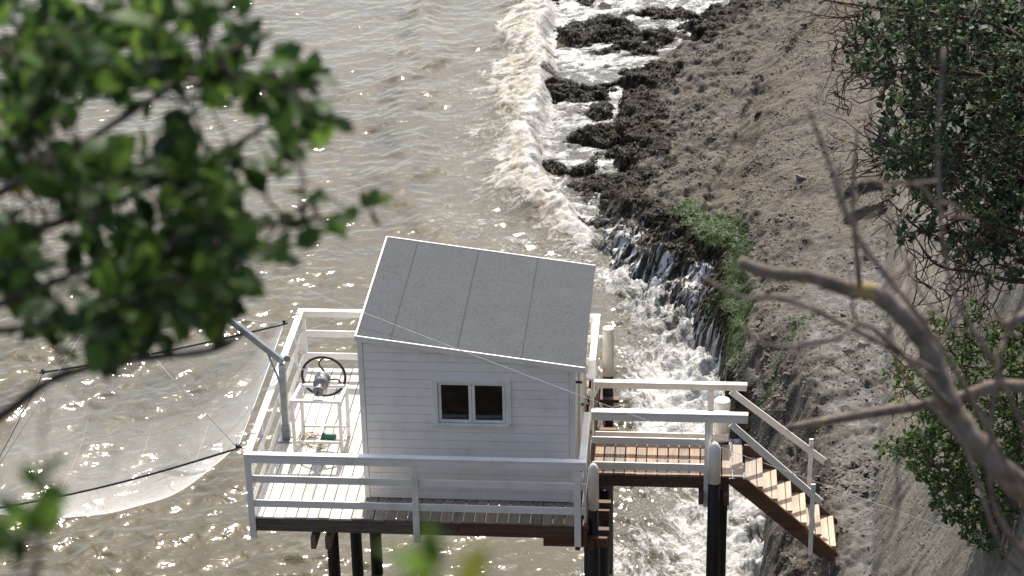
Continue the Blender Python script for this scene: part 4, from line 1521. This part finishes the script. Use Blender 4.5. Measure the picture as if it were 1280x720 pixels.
# leafy shrub hanging into the view close to the camera
gb = at(-420, 640, 3.3)
shrub("leafy_shrub", "out of focus leafy green shrub close to the viewer, beside the cliff edge", "shrub",
      [([ground_pt(gb[0], gb[1]), at(-400, 700, 3.3), at(-380, 420, 3.2), at(-300, 200, 3.1)], .035, .016),
       ([(-380, 420, 3.2), (-160, 320, 3.1), (20, 230, 3.0), (150, 150, 3.0), (260, 80, 3.0), (340, 40, 3.05)], .008, .003),
       ([(-340, 300, 3.15), (-150, 120, 3.1), (20, 60, 3.1), (180, 10, 3.1), (300, 0, 3.1)], .008, .003),
       ([(-390, 560, 3.25), (-200, 450, 3.1), (0, 380, 3.0), (150, 320, 2.95), (290, 290, 2.95), (400, 270, 2.95)], .008, .003),
       ([(-160, 320, 3.1), (0, 300, 3.2), (120, 260, 3.2), (260, 200, 3.15), (360, 140, 3.1)], .009, .003),
       ([(-390, 640, 3.25), (-160, 610, 3.2), (0, 520, 3.0), (70, 472, 3.0), (170, 450, 3.0), (265, 438, 3.0), (305, 415, 3.0)], .009, .0045),
       ([(265, 438, 3.0), (286, 400, 3.0), (290, 340, 3.0)], .0035, .002),
       ([(-200, 450, 3.1), (-40, 420, 3.1), (90, 400, 3.05), (200, 370, 3.0)], .008, .003)],
      [(20, 30, 60, 1.2), (80, 60, 60, 1.2), (160, 40, 55, 1.2), (230, 30, 45, 1.1), (290, 20, 35, .9), (40, 110, 60, 1.2), (110, 95, 40, 1.0), (190, 90, 45, 1.2), (270, 95, 45, 1.0),
       (320, 50, 25, .7), (350, 100, 30, 1.4), (390, 115, 24, 1.8), (400, 145, 20, 1.8), (375, 170, 22, 1.5), (310, 130, 40, 1.0), (230, 190, 50, 1.2), (300, 200, 45, 1.1), (60, 200, 50, 1.1), (20, 180, 40, 1),
       (110, 230, 50, 1.2), (180, 250, 55, 1.2), (250, 260, 50, 1.2), (320, 270, 40, 1.0), (395, 262, 20, 1.6), (430, 265, 18, 1.6), (462, 255, 10, 3.0), (410, 285, 18, 1.6), (350, 305, 28, .9), (60, 290, 45, 1.1),
       (10, 310, 40, 1), (130, 310, 50, 1.2), (210, 320, 45, 1.1), (280, 310, 35, 1), (30, 370, 40, 1.1), (100, 380, 40, 1.1), (160, 390, 45, 1.2), (215, 385, 34, 1.2), (255, 385, 26, 1.2), (285, 355, 25, 1.2), (250, 330, 35, 1.2), (150, 415, 32, 1.2), (110, 430, 25, 1.0), (60, 410, 30, 1.0), (200, 330, 40, 1.5), (235, 360, 30, 1.5), (20, 350, 40, 1.2), (170, 360, 35, 1.3), (330, 330, 15, .6)],
      [(133, 150, 42), (170, 180, 26), (222, 123, 30), (250, 147, 30), (250, 62, 24), (25, 247, 32), (67, 285, 30), (107, 333, 26), (103, 40, 18), (60, 345, 24), (20, 400, 22), (320, 160, 22), (330, 235, 22)],
      380, (2.7, 3.55), .047, 'leaf_near_m', 'bark_dark', 21, single=300, single_mat='leaf_near', twig_r=.0016, leaf_n=(4, 7), width=1.05)

# two small sprigs low in the frame, very close
gb = at(60, 1500, 1.7)
shrub("leafy_sprig", "blurred green sprig poking up at the lower edge, beneath the net", "sprig",
      [([ground_pt(gb[0], gb[1]), at(30, 1300, 1.75), at(36, 800, 1.8), at(48, 690, 1.8)], .012, .003),
       ([(36, 800, 1.8), (20, 700, 1.85), (15, 660, 1.85)], .003, .0015),
       ([(48, 690, 1.8), (60, 640, 1.8), (52, 560, 1.85), (60, 480, 1.9)], .0022, .0012)],
      [(20, 650, 18, 1), (50, 660, 22, 1), (15, 675, 15, 1), (70, 662, 10, 1), (48, 618, 6, .8)], [], 7, (1.72, 1.85), .034, 'leaf_near_m', 'bark_dark', 5, single=60, single_mat='leaf_near', twig_r=.0012, leaf_n=(3, 5))
gb = at(540, 1500, 1.2)
shrub("leafy_sprig", "blurred green leaf tips rising at the bottom edge under the cabin", "sprig",
      [([ground_pt(gb[0], gb[1]), at(530, 1400, 1.22), at(522, 860, 1.25), at(518, 745, 1.25)], .010, .002),
       ([(522, 860, 1.25), (560, 790, 1.25), (572, 745, 1.25)], .002, .0012)],
      [(522, 720, 6, 1), (575, 738, 6, .6)], [], 6, (1.20, 1.27), .030, 'leaf_near_m', 'bark_dark', 9, single=40, single_mat='leaf_near', twig_r=.001, leaf_n=(2, 4))

# bare shrub on the right, close to the camera
gb = at(1600, 1000, 4.9)
bare = shrub("bare_shrub", "leafless grey brown shrub with thick out of focus branches near the viewer", "shrub",
      [([ground_pt(gb[0], gb[1]), at(1560, 1050, 4.9), at(1450, 820, 4.8), at(1330, 660, 4.7)], .05, .034),
       ([(1330, 660, 4.7), (1250, 585, 4.6), (1200, 528, 4.6), (1178, 486, 4.6), (1160, 436, 4.6), (1128, 394, 4.6), (1092, 366, 4.6), (1064, 362, 4.6), (1010, 345, 4.6), (965, 342, 4.6), (924, 328, 4.6)], .028, .013),
       ([(1500, 900, 5.6), (1420, 560, 5.6), (1280, 484, 5.5), (1180, 502, 5.5), (1080, 518, 5.5), (985, 535, 5.5)], .022, .010),
       ([(1450, 820, 4.8), (1400, 460, 5.0), (1310, 395, 5.0), (1252, 407, 5.0)], .02, .011),
       ([(1330, 660, 4.7), (1250, 470, 4.3), (1190, 360, 4.2), (1172, 200, 4.2), (1180, 60, 4.2)], .006, .0028),
       ([(1290, 640, 4.4), (1180, 440, 4.0), (1075, 300, 3.9), (1035, 200, 3.9), (1010, 135, 3.9)], .006, .003),
       ([(1075, 364, 4.6), (1066, 250, 4.4), (1072, 160, 4.3)], .006, .003),
       ([(1300, 720, 4.6), (1240, 620, 4.4), (1250, 450, 4.3), (1290, 350, 4.2)], .006, .003),
       ([(1195, 515, 4.6), (1090, 410, 4.3), (1040, 425, 4.2), (960, 432, 4.2), (925, 405, 4.2)], .006, .003),
       ([(1180, 470, 4.6), (1000, 380, 4.2), (930, 372, 4.2), (875, 345, 4.2)], .006, .003),
       ([(1330, 760, 4.6), (1255, 690, 4.5), (1205, 560, 4.5), (1130, 470, 4.4), (1110, 400, 4.4)], .005, .0025),
       ([(1320, 800, 4.4), (1100, 760, 4.2), (1122, 640, 4.2), (1118, 560, 4.2)], .004, .002)],
      [(1000, 200, 10, 1)], [], 0, (4, 5), .05, 'leaf_near_m', 'bark', 33,
      bare=((1150, 300, 80, 10), (1060, 260, 60, 6), (1230, 420, 60, 6), (1020, 420, 60, 4)), twig_r=.0022, limb_sides=10)

# dense shrub overhanging the cliff, upper right
shrub("coastal_shrub", "dense dark grey-green shrub with tangled bare twigs in the upper right", "shrub",
      [([ground_pt(9.3, -6.6), at(1480, 330, 20.3), at(1400, 230, 20.2), at(1330, 130, 20)], .10, .05),
       ([(1400, 230, 20.2), (1290, 60, 20), (1190, 20, 20), (1100, 10, 20), (1030, 0, 20)], .035, .008),
       ([(1400, 240, 20.2), (1290, 120, 20), (1200, 90, 19.8), (1130, 85, 19.6), (1075, 110, 19.6)], .035, .008),
       ([(1440, 280, 20.3), (1300, 220, 20.3), (1210, 180, 20), (1140, 190, 19.8), (1080, 160, 19.8)], .035, .008),
       ([(1450, 290, 20.3), (1310, 300, 20), (1220, 270, 20), (1160, 290, 20), (1110, 250, 20)], .03, .007),
       ([(1450, 300, 20.3), (1300, 350, 20), (1220, 340, 20), (1170, 330, 20), (1140, 290, 20)], .03, .006),
       ([(1400, 230, 20.2), (1330, 30, 20.5), (1260, -30, 20.5), (1180, -60, 20.5)], .03, .008),
       ([(1300, 350, 20), (1240, 330, 19.8), (1205, 355, 19.8), (1180, 375, 19.8), (1140, 383, 19.8)], .011, .004)],
      [(1090, 60, 34, 1.0), (1110, 20, 40, .9), (1150, 40, 50, 1.0), (1075, 75, 20, 1.2), (1130, 100, 40, .8), (1105, 195, 20, 1.0), (1125, 180, 34, 1.0), (1150, 215, 40, 1.1), (1150, 160, 50, .8),
       (1215, 60, 70, .5), (1265, 40, 60, .4), (1230, 140, 70, .4), (1270, 180, 60, .4), (1210, 220, 60, .5), (1260, 260, 55, .45), (1200, 280, 45, .5), (1135, 295, 16, 1.3), (1150, 270, 24, .7), (1320, 120, 90, .7), (1320, 270, 60, .7), (1190, 0, 60, .8),
       (1260, 330, 34, .5)],
      [(1195, 165, 9), (1240, 230, 8)],
      1250, (18.9, 21.2), .066, 'leaf_grey', 'bark_twig', 44,
      bare=((1070, 60, 60, 34), (1085, 150, 65, 44), (1100, 240, 60, 44), (1160, 310, 60, 44), (1220, 345, 55, 40), (1230, 120, 80, 60), (1240, 240, 70, 50), (1040, 20, 50, 26), (1060, 110, 50, 30), (1150, 60, 70, 60), (1270, 100, 60, 40), (1180, 180, 60, 50), (1200, 390, 50, 26)), twig_r=.0048, leaf_n=(5, 9), width=1.15)

# a second, deeper shrub on the cliff behind it
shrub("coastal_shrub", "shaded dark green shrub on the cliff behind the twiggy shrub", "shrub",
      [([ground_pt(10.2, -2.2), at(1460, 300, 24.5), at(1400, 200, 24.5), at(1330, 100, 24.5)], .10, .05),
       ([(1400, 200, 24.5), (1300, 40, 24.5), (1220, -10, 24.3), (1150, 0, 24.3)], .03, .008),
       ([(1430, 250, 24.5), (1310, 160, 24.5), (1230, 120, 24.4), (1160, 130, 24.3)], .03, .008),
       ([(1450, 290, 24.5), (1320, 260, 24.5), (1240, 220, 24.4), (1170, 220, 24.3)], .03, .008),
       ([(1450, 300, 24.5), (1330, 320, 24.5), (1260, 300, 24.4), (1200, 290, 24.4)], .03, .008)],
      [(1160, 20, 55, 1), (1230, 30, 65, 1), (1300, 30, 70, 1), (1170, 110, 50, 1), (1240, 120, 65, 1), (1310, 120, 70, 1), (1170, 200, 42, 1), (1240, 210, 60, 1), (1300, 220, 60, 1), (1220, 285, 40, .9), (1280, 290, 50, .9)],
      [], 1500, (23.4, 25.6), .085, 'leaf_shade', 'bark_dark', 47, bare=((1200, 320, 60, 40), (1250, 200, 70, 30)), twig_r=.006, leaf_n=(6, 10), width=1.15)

# green shrub growing from the cliff foot, lower right
shrub("cliff_shrub", "bright green leafy shrub growing on the pale rock wall in the lower right", "shrub",
      [([ground_pt(8.35, -2.6), at(1250, 640, 26.4), at(1235, 590, 26.2), at(1225, 540, 26)], .05, .02),
       ([(1250, 640, 26.4), (1190, 600, 26), (1150, 570, 25.8), (1110, 555, 25.8)], .018, .005),
       ([(1235, 590, 26.2), (1180, 530, 26), (1140, 490, 26), (1110, 460, 26)], .018, .005),
       ([(1235, 590, 26.2), (1220, 500, 26), (1190, 440, 26), (1165, 395, 26)], .02, .005),
       ([(1250, 620, 26.3), (1270, 520, 26), (1265, 440, 26), (1240, 380, 26)], .02, .006),
       ([(1250, 650, 26.4), (1220, 650, 26), (1180, 640, 25.8)], .014, .005),
       ([(1250, 650, 26.4), (1290, 600, 26), (1310, 520, 26)], .02, .006)],
      [(1110, 560, 14, .9), (1140, 560, 28, 1.1), (1180, 580, 40, 1.2), (1220, 600, 42, 1.2), (1250, 640, 34, 1.1), (1195, 625, 32, 1.1), (1160, 530, 34, 1.0), (1200, 520, 45, 1.1), (1250, 540, 45, 1.1), (1118, 465, 14, .9),
       (1130, 490, 18, .9), (1165, 470, 28, .9), (1165, 405, 18, 1.0), (1190, 430, 30, .9), (1230, 450, 40, 1.0), (1270, 430, 40, 1.0), (1280, 500, 40, 1.0), (1215, 395, 22, .8), (1300, 580, 50, .9), (1255, 680, 26, 1.0), (1225, 665, 24, 1.0), (1290, 680, 40, .9), (1150, 440, 14, .7)],
      [(1140, 440, 10), (1150, 505, 9), (1180, 490, 8)],
      1500, (25.0, 27.0), .070, 'leaf_bush', 'bark_twig', 55, bare=((1130, 430, 40, 10), (1240, 400, 50, 16), (1120, 530, 30, 8)), twig_r=.005, leaf_n=(6, 10), width=.95)
